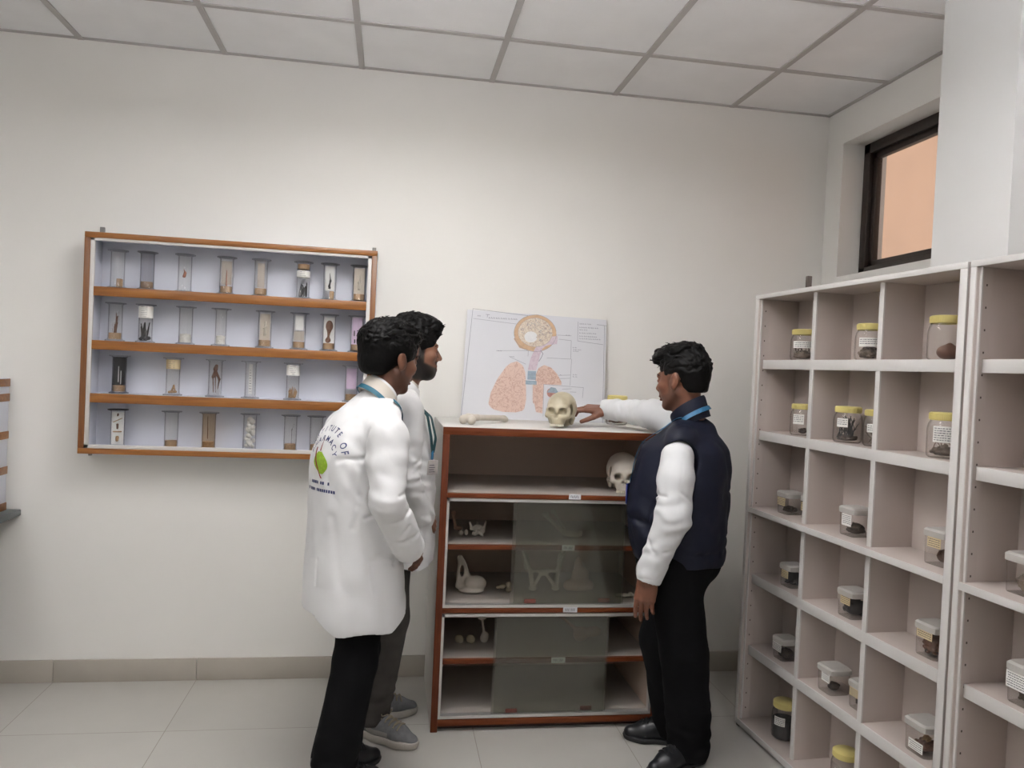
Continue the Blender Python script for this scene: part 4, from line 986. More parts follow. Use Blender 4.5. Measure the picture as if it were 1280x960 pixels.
def skin_mat(name, col, lip, beard):
    m, nt, out = _new(name)
    b = nt.nodes.new('ShaderNodeBsdfPrincipled'); nt.links.new(b.outputs[0], out.inputs[0])
    at = nt.nodes.new('ShaderNodeAttribute'); at.attribute_name = 'marks'
    sp = nt.nodes.new('ShaderNodeSeparateColor'); nt.links.new(at.outputs['Color'], sp.inputs[0])
    nz = nt.nodes.new('ShaderNodeTexNoise'); nz.inputs['Scale'].default_value = 35; nz.inputs['Detail'].default_value = 4
    tc = nt.nodes.new('ShaderNodeTexCoord'); nt.links.new(tc.outputs['Object'], nz.inputs['Vector'])
    rp = nt.nodes.new('ShaderNodeValToRGB'); rp.color_ramp.elements[0].position = .3; rp.color_ramp.elements[1].position = .7
    rp.color_ramp.elements[0].color = (*[c * .84 for c in col], 1); rp.color_ramp.elements[1].color = (*col, 1); nt.links.new(nz.outputs[0], rp.inputs[0])
    m1 = nt.nodes.new('ShaderNodeMix'); m1.data_type = 'RGBA'; nt.links.new(sp.outputs[0], m1.inputs[0]); nt.links.new(rp.outputs[0], m1.inputs[6]); m1.inputs[7].default_value = (*beard, 1)
    m2 = nt.nodes.new('ShaderNodeMix'); m2.data_type = 'RGBA'; nt.links.new(sp.outputs[1], m2.inputs[0]); nt.links.new(m1.outputs[2], m2.inputs[6]); m2.inputs[7].default_value = (*lip, 1)
    nt.links.new(m2.outputs[2], b.inputs['Base Color']); b.inputs['Roughness'].default_value = .48
    b.inputs['Subsurface Weight'].default_value = .08; b.inputs['Subsurface Radius'].default_value = (.008, .004, .002)
    return m
M_hair = mat('black_hair', (0.0045, 0.0042, 0.0042), 0.5, var=.2, scale=140, bump=.4, bscale=350, spec=.12)
M_coat = mat('white_coat_cotton', (0.66, 0.66, 0.665), 0.85, var=.015, scale=6, bump=.06, bscale=500, sheen=.1)
M_shirt = mat('white_shirt_cotton', (0.62, 0.625, 0.635), 0.8, var=.015, scale=6, bump=.05, bscale=500)
M_black = mat('black_trouser_cloth', (0.005, 0.005, 0.0058), 0.9, var=.1, scale=20, bump=.1, bscale=400, spec=.12)
M_greytr = mat('dark_grey_trouser_cloth', (0.066, 0.060, 0.055), 0.9, var=.12, scale=20, bump=.1, bscale=400, spec=.2)
M_navy = mat('navy_quilted_nylon', (0.0075, 0.0095, 0.022), 0.6, var=.1, scale=10, bump=.05, bscale=200, spec=.25)
M_teal = mat('teal_ribbon', (0.008, 0.10, 0.155), 0.6, var=.1, scale=50)
M_dteal = mat('dark_teal_ribbon', (0.010, 0.050, 0.058), 0.6, var=.1, scale=50)
M_blue = mat('blue_ribbon', (0.02, 0.14, 0.28), 0.5, var=.15, scale=60)
M_collar = mat('cream_collar_lining', (0.54, 0.495, 0.435), 0.85, var=.03)
M_eye = mat('eye_white', (.75, .72, .68), .2, var=.02); M_iris = mat('dark_iris', (.02, .012, .008), .15)
M_shoeb = mat('black_leather', (0.012, 0.013, 0.016), 0.35, var=.15, scale=30)
M_shoeg = mat('grey_mesh_fabric', (0.17, 0.172, 0.178), 0.85, var=.12, scale=60, bump=.3, bscale=300)
M_solew = mat('pale_rubber', (0.42, 0.385, 0.345), 0.6, var=.05); M_soleb = mat('black_rubber', (0.015, 0.015, 0.016), 0.6)
M_card_ = mat('id_card', (0.45, 0.42, 0.40), 0.3, var=.1, scale=60); M_ltgreen = mat('leaf_green_print', (0.30, 0.48, 0.03), 0.8, var=.15, scale=80); M_prred = mat('dark_red_print', (0.25, 0.03, 0.03), 0.8); M_print = mat('navy_print', (0.05, 0.06, 0.16), 0.8)
M_tan_ov = mat('pale_grey_overlay', (0.30, 0.29, 0.27), 0.7, var=.06)
M_lace = mat('shoe_lace', (0.28, 0.24, 0.17), 0.9)

def ridge(x, y, z): return 1 - 2 * np.abs(vnoise(x, y, z))
def cloth(a, sx, sy, sz, o=0.0):
    return lambda x, y, z: a * (ridge(x * sx + o, y * sy + o, z * sz) - .2 + .5 * vnoise(x * sx * 2.3 + o, y * sy * 2.3, z * sz * 2.3))
def creases(c, axis, wl, amp, rad, o=0.0):
    """rucks across an axis near a joint"""
    c = np.array(c, float); ax = np.array(axis, float); ax /= np.linalg.norm(ax)
    def g(x, y, z):
        dx, dy, dz = x - c[0], y - c[1], z - c[2]
        t = dx * ax[0] + dy * ax[1] + dz * ax[2]
        w = np.exp(-(dx * dx + dy * dy + dz * dz) / (rad * rad))
        return amp * w * np.sin(2 * PI * t / wl + 3.0 * vnoise(x * 14 + o, y * 14, z * 14) + o)
    return g

def foldline(a, b, w, amp):
    """a soft valley along the line a-b"""
    f0 = s_caps(a, b, 0, 0)
    return lambda x, y, z: amp * np.exp(-(f0(x, y, z) / w) ** 2)
def tugs(seed, c, axis, rad, n, L, w=.007, amp=.006):
    """sharp pulled creases round a joint, roughly across its axis"""
    r = random.Random(seed); ax = Vector(axis).normalized(); e1 = ax.orthogonal().normalized(); e2 = ax.cross(e1); fs = []
    for i in range(n):
        t = r.uniform(-1, 1) * L; a0 = r.uniform(0, 2 * PI); da = r.uniform(.5, 1.1); sl = r.uniform(-.6, .6) * .06
        p = [Vector(c) + ax * (t + sl * k) + (e1 * math.cos(a0 + da * k) + e2 * math.sin(a0 + da * k)) * rad for k in (0, .5, 1)]
        fs += [foldline(p[0], p[1], w, amp), foldline(p[1], p[2], w, amp)]
    return lambda x, y, z: sum(f(x, y, z) for f in fs)

class Person:
    def __init__(s, label, org, skin, group=None):
        s.root = thing('person', label, 'person', org); s.org = org; s.skin = skin
    def body(s, head, heading, headup, hs, chain, hands, jaw=0.0, beard=0.0, nose=1.0, neck_base=None, beard_grow=0.0):
        """one continuous skin surface: head, neck, trunk, arms, hands, legs, feet"""
        o = s.org; Mh = M_of(head, heading, headup) @ Matrix.Scale(hs, 4); s.Mh = Mh
        allp = [p for p, k in chain]
        hl = [(op, placed_s(f, Mh), k * hs) for op, f, k in head_ops(nose)]
        hd = [(placed_s(f, M), k * M.to_scale()[0]) for M, ops in hands for f, k in ops]
        ps = allp + [f for op, f, k in hl] + [f for f, k in hd]
        lo = np.min([p.lo for p in ps], 0) - .02; hi = np.max([p.hi for p in ps], 0) + .02
        F = Field(lo, hi, .0034)
        for op, f, k in hl: (F.add if op == 'add' else F.sub)(f, k)
        if beard_grow:
            for f in (s_ell((.060, 0, -.088), (.036, .040, .034)), s_caps((.010, -.055, -.045), (.055, -.03, -.088), .016, .018), s_caps((.010, .055, -.045), (.055, .03, -.088), .016, .018)): F.add(placed_s(f, Mh), .02)
        for p, k in chain: F.add(p, k)
        for f, k in hd: F.add(f, k)
        me = F.mesh('body', o)
        n = len(me.vertices); co = np.zeros(n * 3, np.float32); me.vertices.foreach_get('co', co); co = co.reshape(-1, 3) + np.array(o, np.float32)
        Mi = np.array(Mh.inverted()); L = co @ Mi[:3, :3].T + Mi[:3, 3]
        x, y, z = L.T; ay = np.abs(y)
        def st(a, b, v): t = np.clip((v - a) / (b - a), 0, 1); return t * t * (3 - 2 * t)
        near = (np.abs(x) < .2) & (ay < .11) & (np.abs(z) < .16)
        b = st(-.046, -.060, z + .30 * np.clip(x - .03, -.05, .05)) * st(-.030, -.005, x) * st(-.135, -.118, z)
        b = np.maximum(b, st(.050, .058, ay) * st(-.012, .0, x) * st(.034, .022, x) * st(.03, .0, z) * st(-.09, -.06, z))      # sideburn
        b = np.maximum(b, st(.030, .022, ay) * st(.075, .080, x) * st(-.040, -.046, z) * st(-.060, -.056, z))                      # moustache
        lips = st(.024, .019, ay) * st(.072, .080, x) * st(-.083, -.079, z) * st(-.054, -.058, z)
        b = b * (1 - lips); b = b * near * beard
        scalp = near * st(.008, .035, z + 1.5 * np.clip(-x - .02, -.1, .1)) * st(.085, .055, x - .4 * np.clip(z - .05, 0, .1)) * .95
        scalp = scalp * np.where((ay > .081) & (x > -.035) & (x < .02), 0, 1)
        b = np.maximum(b, scalp)
        c = np.zeros((n, 4), np.float32); c[:, 0] = b; c[:, 1] = lips * near * .8; c[:, 3] = 1
        at = me.color_attributes.new('marks', 'FLOAT_COLOR', 'POINT'); at.data.foreach_set('color', c.ravel())
        s.b = link('body', me, s.skin, s.root)
        for sg, nm in ((-1, 'eye'), (1, 'eye')):
            e = MB(); e.lathe([(.0001, -.0125), (.006, -.0110), (.0108, -.0063), (.0125, 0), (.0108, .0063), (.006, .0110), (.0001, .0125)], 16, M=Mh @ Matrix.Translation((.0742, sg * .031, -.003)))
            i_ = e.obj(nm, M_eye, s.root); s.shift(i_)
            k = MB(); k.lathe([(.0001, 0), (.0055, 0), (.0050, .0012), (.0001, .0016)], 12, M=Mh @ Matrix.Translation((.0866, sg * .0305, -.003)) @ Matrix.Rotation(PI / 2, 4, 'Y')); i2 = k.obj('iris', M_iris, i_); s.shift(i2)
            P = [placed_s(s_caps((.088, sg * .014, .017), (.084, sg * .034, .022), .0036, .0034), Mh), placed_s(s_caps((.084, sg * .034, .022), (.070, sg * .050, .017), .0034, .002), Mh)]
            sdf_obj('eyebrow', P, .002, M_hair, s.root, o, k=.002)
        return s
    def shift(s, ob):
        """move freshly built world-space mesh data into the person's own space"""
        ob.data.transform(Matrix.Translation(-Vector(s.org)))
    def cloth(s, name, ops, h, m, disps=(), subs=(), parent=None, clip=None, hollow=None, after=(), cuts=()):
        al = list(ops) + list(after)
        lo = np.min([p.lo for p, k in al], 0) - .03; hi = np.max([p.hi for p, k in al], 0) + .03
        F = Field(lo, hi, h)
        for p, k in ops: F.add(p, k)
        for p, k in subs: F.sub(p, k)
        for p, k in after: F.add(p, k)
        for p, k in cuts: F.sub(p, k)
        for d in disps: F.disp(d)
        if hollow:
            zt, th = hollow
            Z = F.ax[2][None, None, :]
            F.A = np.maximum(F.A, -np.maximum(F.A + th, Z - zt)).astype(np.float32)
        if clip:
            X, Y, Z = F.ax[0][:, None, None], F.ax[1][None, :, None], F.ax[2][None, None, :]
            F.A = np.maximum(F.A, clip(X, Y, Z)).astype(np.float32)
        o = link(name, F.mesh(name, s.org), m, parent or s.root); return o
    def hair(s, ops, subs, seed, n=500, flow=(1, 0, .2), cut=None, amp=.004, top=.03, slen=(.012, .026)):
        Mh = s.Mh
        P = [(placed_s(f, Mh), k) for f, k in ops]; S = [(placed_s(f, Mh), k) for f, k in subs]
        lo = np.min([p.lo for p, k in P], 0) - .02; hi = np.max([p.hi for p, k in P], 0) + .02
        F = Field(lo, hi, .0026)
        for p, k in P: F.add(p, k)
        for p, k in S: F.sub(p, k)
        Mi = np.array(Mh.inverted())
        def g(x, y, z):
            u = Mi[0, 0] * x + Mi[0, 1] * y + Mi[0, 2] * z + Mi[0, 3]; v = Mi[1, 0] * x + Mi[1, 1] * y + Mi[1, 2] * z + Mi[1, 3]; w = Mi[2, 0] * x + Mi[2, 1] * y + Mi[2, 2] * z + Mi[2, 3]
            t = np.clip((w - .0) / .05, .15, 1)
            return t * amp * (ridge(u * 34 + seed, v * 90 + 6 * w, w * 60) * .9 + .7 * vnoise(u * 60 + seed, v * 150, w * 90))
        F.disp(g, .02)
        me = F.mesh('hair', s.org)
        bm = bmesh.new(); bm.from_mesh(me); bm.normal_update()
        r = random.Random(seed); R3 = Mh.to_3x3().normalized(); inv = Mh.inverted(); vs = list(bm.verts); out = MB()
        fl = Vector(flow)
        cnt = 0
        for _ in range(n * 6):
            if cnt >= n: break
            v = vs[r.randrange(len(vs))]; p = v.co.copy(); L = inv @ (p + Vector(s.org))
            if L.z < top and r.random() > .15: continue
            if L.z < -.03: continue
            nr = v.normal; d = R3 @ (fl + Vector((r.gauss(0, .3), r.gauss(0, .5) + L.y * 6, r.gauss(0, .25))))
            d = (d - nr * d.dot(nr)).normalized(); ln = r.uniform(*slen) * (1 if L.z > top else .5)
            a = p - nr * .002; b_ = a + d * ln * .5 + nr * ln * .16; c_ = a + d * ln + nr * ln * r.uniform(-.02, .26)
            out.tube([a, b_, c_], [.0019, .0014, .0003], 4); cnt += 1
        o = link('hair', me, M_hair, s.root)
        m2 = out.mesh('strands'); bm.free()
        bm = bmesh.new(); bm.from_mesh(me); bm.from_mesh(m2); bm.to_mesh(me); bm.free()
        return o
def bvh_of(o, off):
    me = o.data
    return BVHTree.FromPolygons([v.co + Vector(off) for v in me.vertices], [tuple(p.vertices) for p in me.polygons])
def ribbon(name, pts, width, bv, m, parent, org, lift=.0030, n=60, thick=.0016, nr0=(0, -1, 0)):
    """flat band laid along a path on the surface of bv"""
    P = [Vector(p) for p in pts]; seg = [0]
    for a, b in zip(P, P[1:]): seg.append(seg[-1] + (b - a).length)
    Q = []
    for i in range(n + 1):
        t = seg[-1] * i / n; k = max(j for j in range(len(seg)) if seg[j] <= t + 1e-9); k = min(k, len(P) - 2)
        u = (t - seg[k]) / (seg[k + 1] - seg[k] + 1e-9); q_ = P[k].lerp(P[k + 1], u)
        if bv:
            l_, nr, _, _ = bv.find_nearest(q_); Q.append((l_ + nr * lift, nr))
        else: Q.append((q_, Vector(nr0).normalized()))
    pos = [q_[0] for q_ in Q]; nrm = [q_[1] for q_ in Q]
    for _ in range(3):
        pos = [pos[0]] + [(pos[i - 1] + pos[i] * 2 + pos[i + 1]) / 4 for i in range(1, n)] + [pos[-1]]
        nrm = [nrm[0]] + [(nrm[i - 1] + nrm[i] * 2 + nrm[i + 1]).normalized() for i in range(1, n)] + [nrm[-1]]
    rows = []
    for i in range(n + 1):
        t = (pos[min(i + 1, n)] - pos[max(i - 1, 0)]).normalized(); sd = nrm[i].cross(t).normalized() * width / 2; up = nrm[i] * thick
        rows.append([pos[i] - sd, pos[i] + sd, pos[i] + sd + up, pos[i] - sd + up, pos[i] - sd])
    b = MB(); b.grid(rows); bmesh.ops.remove_doubles(b.bm, verts=list(b.bm.verts), dist=1e-6)
    o = b.obj(name, m, parent); o.data.transform(Matrix.Translation(-Vector(org))); return o
def patch(name, corners_fn, nu, nv, bv, d, m, parent, org, lift=.002, mask=None):
    """a print or patch: grid of points cast along d on to the surface"""
    d = Vector(d).normalized(); t = MB(); rows = []
    for j in range(nv + 1):
        row = []
        for i in range(nu + 1):
            p = Vector(corners_fn(i / nu, j / nv)); h = bv.ray_cast(p - d * .6, d, 2.0)
            row.append(h[0] + h[1] * lift if h[0] else None)
        rows.append(row)
    for r0_, r1_ in zip(rows, rows[1:]):
        for i in range(nu):
            qd = [r0_[i], r0_[i + 1], r1_[i + 1], r1_[i]]
            if all(q_ is not None for q_ in qd) and max((x_ - y_).length for x_ in qd for y_ in qd) < .06: t._put(qd, [(0, 1, 2, 3)])
    bmesh.ops.remove_doubles(t.bm, verts=list(t.bm.verts), dist=1e-6)
    o = t.obj(name, m, parent); o.data.transform(Matrix.Translation(-Vector(org))); return o
def text_on(name, strings, bv, d, m, parent, org, lift=.0016):
    """strings: (text, size, function glyph_index,n -> (origin, right, up)) cast on to the surface"""
    d = Vector(d).normalized(); bm = bmesh.new()
    dg = bpy.context.evaluated_depsgraph_get()
    for txt, size, fn in strings:
        chars = [c for c in txt]
        for i, ch in enumerate(chars):
            if ch == ' ': continue
            cu = bpy.data.curves.new('glyph', 'FONT'); cu.body = ch; cu.size = size; cu.align_x = 'CENTER'; cu.offset = .0004
            ob = bpy.data.objects.new('glyph', cu); me = bpy.data.meshes.new_from_object(ob)
            o_, rt, up = (Vector(v) for v in fn(i, len(chars)))
            t = bmesh.new(); t.from_mesh(me)
            for v in t.verts:
                p = o_ + rt * v.co.x + up * v.co.y; h = bv.ray_cast(p - d * .6, d, 2.0)
                v.co = h[0] + h[1] * lift if h[0] else p
            mm_ = bpy.data.meshes.new('g'); t.to_mesh(mm_); t.free(); bm.from_mesh(mm_)
            bpy.data.objects.remove(ob); bpy.data.curves.remove(cu); bpy.data.meshes.remove(me); bpy.data.meshes.remove(mm_)
    me = bpy.data.meshes.new(name); bm.to_mesh(me); bm.free()
    me.transform(Matrix.Translation(-Vector(org))); return link(name, me, m, parent)
def neck_band(name, c, up, fwd, rf, rs, h, m, parent, org, flare=.0, thick=.005, gap=0.0, drop=0.0, droop=0.0):
    """standing or folded collar: band round the neck, open in front by gap (radians); drop lowers the front"""
    M = M_up(c, fwd, up); n = 48; b = MB(); rows = []
    for i in range(n + 1):
        a = gap + (2 * PI - 2 * gap) * i / n; ca, sa = math.cos(a), math.sin(a); fr = (1 + ca) / 2
        lowz = -drop * fr ** 2; hh = h * (1 - .15 * fr)
        pr = []
        for k, (rad, z) in enumerate(((0, lowz), (flare, lowz + hh), (flare + thick * .6, lowz + hh + .001), (flare + thick + droop, lowz + hh * .9 - (h * .0 if droop == 0 else h * .9)), (thick, lowz))):
            pr.append(M @ Vector(((rf + rad) * ca, (rs + rad) * sa, z)))
        pr.append(pr[0]); rows.append(pr)
    b.grid(rows); bmesh.ops.remove_doubles(b.bm, verts=list(b.bm.verts), dist=1e-6)
    o = b.obj(name, m, parent, ang=60); o.data.transform(Matrix.Translation(-Vector(org))); return o
def shoe(p, ankle, toe_dir, upper, sole, kind, L=.275, laces=True, lace_m=None):
    """heel under the ankle; a part of the person with sole and laces as sub-parts"""
    d = Vector((toe_dir[0], toe_dir[1], 0)).normalized(); M = M_of((ankle[0], ankle[1], 0), d); k = L / .275
    S_ = lambda f: placed_s(f, M @ Matrix.Scale(k, 4))
    w = .040 if kind == 'dress' else .044
    up = [s_caps((-.038, 0, .052), (.03, 0, .050), .037, .040), s_caps((.03, .002, .048), (.115, .004, .036), .041, .038), s_caps((.115, .004, .034), (.172, .004, .026), .036, .026), s_caps((-.025, 0, .07), (-.030, 0, .098 if kind != 'dress' else .082), .036, .035), s_caps((.0, 0, .085), (.08, .002, .055), .026, .028)]
    ops = [(S_(f), .02) for f in up]
    o = p.cloth('shoe', ops, .0032, upper, clip=lambda X, Y, Z: .012 - Z + 0 * X + 0 * Y, subs=[(S_(s_caps((-.020, 0, .10), (-.022, 0, .13), .028, .03)), .004)])
    so = [(S_(s_caps((-.040, 0, .02), (.04, 0, .02), .043, .043)), .03), (S_(s_caps((.04, .002, .02), (.125, .004, .02), .043, .046)), .03), (S_(s_caps((.125, .004, .02), (.168, .004, .022), .045, .034)), .03)]
    top = .030 if kind != 'dress' else .020
    s2 = p.cloth('sole', so, .0032, sole, clip=lambda X, Y, Z: np.maximum(Z - top, .0015 - Z) + 0 * X + 0 * Y, parent=o)
    if laces:
        t = MB(); bv = bvh_of(o, p.org)
        def on(x, y, up=.0026):
            q = M @ Vector((k * x, k * y, .3)); h = bv.ray_cast(q, Vector((0, 0, -1)))
            return h[0] + Vector((0, 0, up)) if h[0] else q - Vector((0, 0, .2))
        for i in range(5):
            x = .050 + .019 * i
            t.tube([on(x, y) for y in (-.026, -.018, -.009, 0, .009, .018, .026)], .0030, 6)
            if i < 4: t.tube([on(x, -.020, .004), on(x + .009, 0, .005), on(x + .019, .020, .004)], .0026, 6)
        for sg in (-1, 1):
            a = on(.050, 0, .004); t.tube([a, a + M.to_3x3() @ Vector((-.006, sg * .020, .012)), a + M.to_3x3() @ Vector((.010, sg * .034, .004)), a + M.to_3x3() @ Vector((.014, sg * .016, .002))], .0024, 6)
        lo_ = t.obj('laces', lace_m or M_soleb, o); lo_.data.transform(Matrix.Translation(-Vector(p.org)))
    if kind != 'dress':
        t = MB(); bv = bvh_of(o, p.org)
        R3_ = M.to_3x3()
        for sg in (-1, 1):        # side overlay
            rows = []
            for a in range(9):
                x = -.01 + .10 * a / 8; row_ = []
                for b_ in range(4):
                    z = .034 + .022 * b_ / 3 * (1 - .3 * a / 8); q = M @ Vector((k * x, sg * .15, k * z)); h = bv.ray_cast(q, R3_ @ Vector((0, -sg, 0)))
                    row_.append(h[0] + h[1] * .0015 if h[0] else q)
                rows.append(row_)
            t.grid(rows)
        q_ = t.obj('side_overlay', M_tan_ov, o); q_.data.transform(Matrix.Translation(-Vector(p.org)))
    return o
def arm(S, E, W, r=(.045, .038, .026)): return [(s_caps(S, E, r[0], r[1]), .02), (s_caps(E, W, r[1], r[2]), .01)]
def leg(Hp, K, A, r=(.075, .052, .036)): return [(s_caps(Hp, K, r[0], r[1]), .02), (s_caps(K, A, r[1], r[2]), .01)]
def foot(A, d): return [(s_caps((A[0], A[1], A[2]), (A[0] + .0 * d[0], A[1], .055), .034, .032), .01), (s_caps((A[0], A[1], .045), (A[0] + .13 * d[0], A[1] + .13 * d[1], .032), .028, .020), .01)]
V3 = lambda *a: np.array(a, float)

# ================= man in the lab coat, seen from behind ==================
PA = math.radians(27); fa = V3(math.cos(PA), math.sin(PA), 0); la = V3(-math.sin(PA), math.cos(PA), 0)
A = Person('person in long white lab coat with printed back, standing by the wall cabinet', (-.115, -.95, 0), skin_mat('brown_skin_warm', (.165, .068, .038), (.11, .042, .035), (.028, .018, .014)))
ca = V3(-.090, -.955, 1.262)                                   # middle of the shoulders
nA = V3(-.030, -.945, 1.395); hA = V3(.000, -.925, 1.522)
HA = math.radians(37); hfa = (math.cos(HA), math.sin(HA), -.16)
Rs, Ls = ca - .165 * la + V3(.008, 0, -.008), ca + .145 * la + V3(0, 0, -.018)
Re, Rw = V3(.008, -1.165, 1.050), V3(.088, -1.055, .872); Le, Lw = V3(-.125, -.785, 1.03), V3(.055, -.900, .875)
rh, lh = V3(-.075, -.945, .86) - .070 * la, V3(-.075, -.945, .86) + .070 * la
rk_, ra_ = V3(-.080, -1.015, .46), V3(-.135, -1.040, .085); lk_, la_ = V3(-.070, -.885, .46), V3(-.155, -.875, .085)
fta = (.80, .60); ftl = (.90, .43)
body = [(s_caps(nA + V3(-.01, 0, -.05), hA + V3(-.005, -.005, -.05), .056, .052), .02), (s_caps(ca - .12 * la - V3(0, 0, .03), ca + .12 * la - V3(0, 0, .03), .05, .05), .03), (s_ell(ca + V3(.005, 0, -.14), (.11, .12, .17)), .04), (s_ell(ca + V3(.02, 0, -.38), (.11, .12, .20)), .05)]
body += arm(Rs, Re, Rw) + arm(Ls, Le, Lw) + leg(rh, rk_, ra_) + leg(lh, lk_, la_) + foot(ra_, fta) + foot(la_, ftl)
hdR = M_of(Rw + V3(-.012, .02, 0), (.10, .96, -.20), (.95, -.1, .25)); hdL = M_of(Lw, (.62, -.45, -.40), (.5, .75, .45))
A.body(hA, hfa, (.10, .05, 1), 1.04, body, [(hdR, hand_ops((.5, .55, .6, .6), .5, 1)), (hdL, hand_ops((.6, .6, .6, .6), .5, -1))], beard=.45)
A.hair([(s_ell((-.018, 0, .040), (.108, .087, .088)), 0), (s_ell((-.055, 0, -.010), (.066, .072, .078)), .02), (s_ell((.045, 0, .085), (.060, .066, .036)), .02), (s_ell((-.01, 0, .105), (.075, .066, .028)), .02), (s_ell((-.075, 0, .05), (.058, .068, .06)), .02)],
       [(s_ell((.112, 0, -.030), (.058, .10, .095)), .008), (s_ell((.012, .090, -.036), (.040, .028, .048)), .006), (s_ell((.012, -.090, -.036), (.040, .028, .048)), .006), (s_box((0, 0, -.135), (.2, .2, .062)), .01), (s_ell((.03, 0, -.09), (.09, .12, .07)), .01)], 3, 420, flow=(.7, .25, .15), amp=.0045, slen=(.010, .022))
coat = [(s_loft([(.50, -.088, -.945, .176, .195), (.62, -.092, -.945, .176, .195), (.75, -.098, -.945, .168, .188), (.90, -.103, -.945, .158, .178), (1.05, -.107, -.95, .154, .172), (1.17, -.108, -.955, .150, .172), (1.25, -.098, -.957, .130, .160), (1.31, -.078, -.955, .104, .125), (1.365, -.048, -.95, .078, .085)], PA, .04), 0),
        (s_caps(Rs, Ls, .062, .062), .05), (s_caps(Rs + V3(0, 0, .012), nA + V3(-.018, 0, -.040), .056, .052), .05), (s_caps(Ls + V3(0, 0, .012), nA + V3(-.018, 0, -.040), .054, .052), .05)]
sleeveR = [(s_caps(Rs + V3(.004, .004, -.030), Rs * .6 + Re * .4, .066, .068), 0), (s_caps(Rs * .6 + Re * .4, Re, .068, .062), .02), (s_caps(Re, Rw, .062, .054), .012)]
sleeveL = [(s_caps(Ls, Le, .064, .060), .0), (s_caps(Le, Lw, .060, .050), .012)]
cA = A.cloth('lab_coat', sleeveR + sleeveL, .0040, M_coat, after=[(coat[0][0], .010)] + coat[1:],
             disps=[cloth(.0035, 7, 7, 2.4), cloth(.0028, 15, 15, 9, 3.3), creases(Re + V3(0, 0, .03), (.15, 0, 1), .045, .0012, .10), creases(Rs + V3(-.02, .03, -.12), (.7, .2, .7), .05, .0045, .10, 1.0), creases(Rw, (.5, .4, -.6), .03, .0030, .06, 2), tugs(4, Re, Re - Rs, .064, 8, .08, .0055, .0055), tugs(6, Re * .5 + Rw * .5, Rw - Re, .058, 7, .07, .006, .007), tugs(41, (-.11, -.955, 1.10), (0, 0, 1), .165, 9, .16, .009, .006), tugs(42, (-.10, -.945, .78), (.1, 0, 1), .175, 6, .14, .010, .005), tugs(9, Rs + V3(0, 0, -.06), Re - Rs, .066, 5, .05, .010, .0035),
                    foldline(Rs + V3(-.055, -.05, .03), Rs + V3(-.060, .0, -.10), .006, .005), foldline(Rs + V3(-.060, .0, -.10), (-.10, -1.12, .95), .012, .005), foldline((-.07, -1.13, 1.02), (-.02, -1.11, .66), .010, .004), foldline((-.17, -1.10, .98), (-.12, -1.12, .70), .016, .004), foldline((-.217, -1.066, .50), (-.219, -1.062, .83), .0045, .011)],
             subs=[(s_caps(Rw + V3(.018, .016, -.026), Rw + V3(.05, .05, -.08), .047, .055), .003), (s_caps(Lw + V3(.02, -.012, -.03), Lw + V3(.06, -.04, -.07), .044, .05), .003)],
             hollow=(.80, .010),
             clip=lambda X, Y, Z: (.592 + .055 * np.clip((-.14 - X) / .09, 0, 1) + .030 * np.clip((X - .04) / .05, 0, 1) + .006 * np.sin(X * 30 + Y * 14)) - Z)
bA = bvh_of(cA, A.org)
trA = [(s_caps(rh, rk_ + V3(.0, 0, 0), .086, .078), .03), (s_caps(rk_, ra_ + V3(-.01, 0, -.02), .080, .078), .02), (s_caps(lh, lk_, .086, .076), .03), (s_caps(lk_, la_ + V3(-.005, 0, -.02), .078, .070), .02), (s_ell((-.080, -.945, .87), (.11, .12, .11)), .04)]
A.cloth('trousers', trA, .0046, M_black, disps=[cloth(.005, 8, 8, 5, 1.7), creases(ra_ + V3(0, 0, .06), (0, 0, 1), .06, .005, .10)], clip=lambda X, Y, Z: .032 - Z + 0 * X + 0 * Y)
shoe(A, ra_, fta, M_shoeb, M_soleb, 'dress', .275); shoe(A, la_, ftl, M_shoeb, M_soleb, 'dress', .275)
UPA = (.55, .22, 1)
neck_band('coat_collar', nA + V3(-.014, -.006, -.022), UPA, tuple(fa), .066, .070, .055, M_collar, A.root, A.org, flare=-.001, drop=.035, thick=.006, gap=.45, droop=.004)
neck_band('shirt_collar', nA + V3(-.006, -.002, -.012), UPA, tuple(fa), .059, .062, .050, M_coat, A.root, A.org, flare=.000, drop=.03, gap=.30)
fr = [tuple(ca + fa * .16 + la * .05 + V3(0, 0, -.05)), tuple(ca + fa * .18 + la * .01 + V3(0, 0, -.25))]
fl2 = [tuple(ca + fa * .16 - la * .05 + V3(0, 0, -.05)), tuple(ca + fa * .18 - la * .005 + V3(0, 0, -.25))]
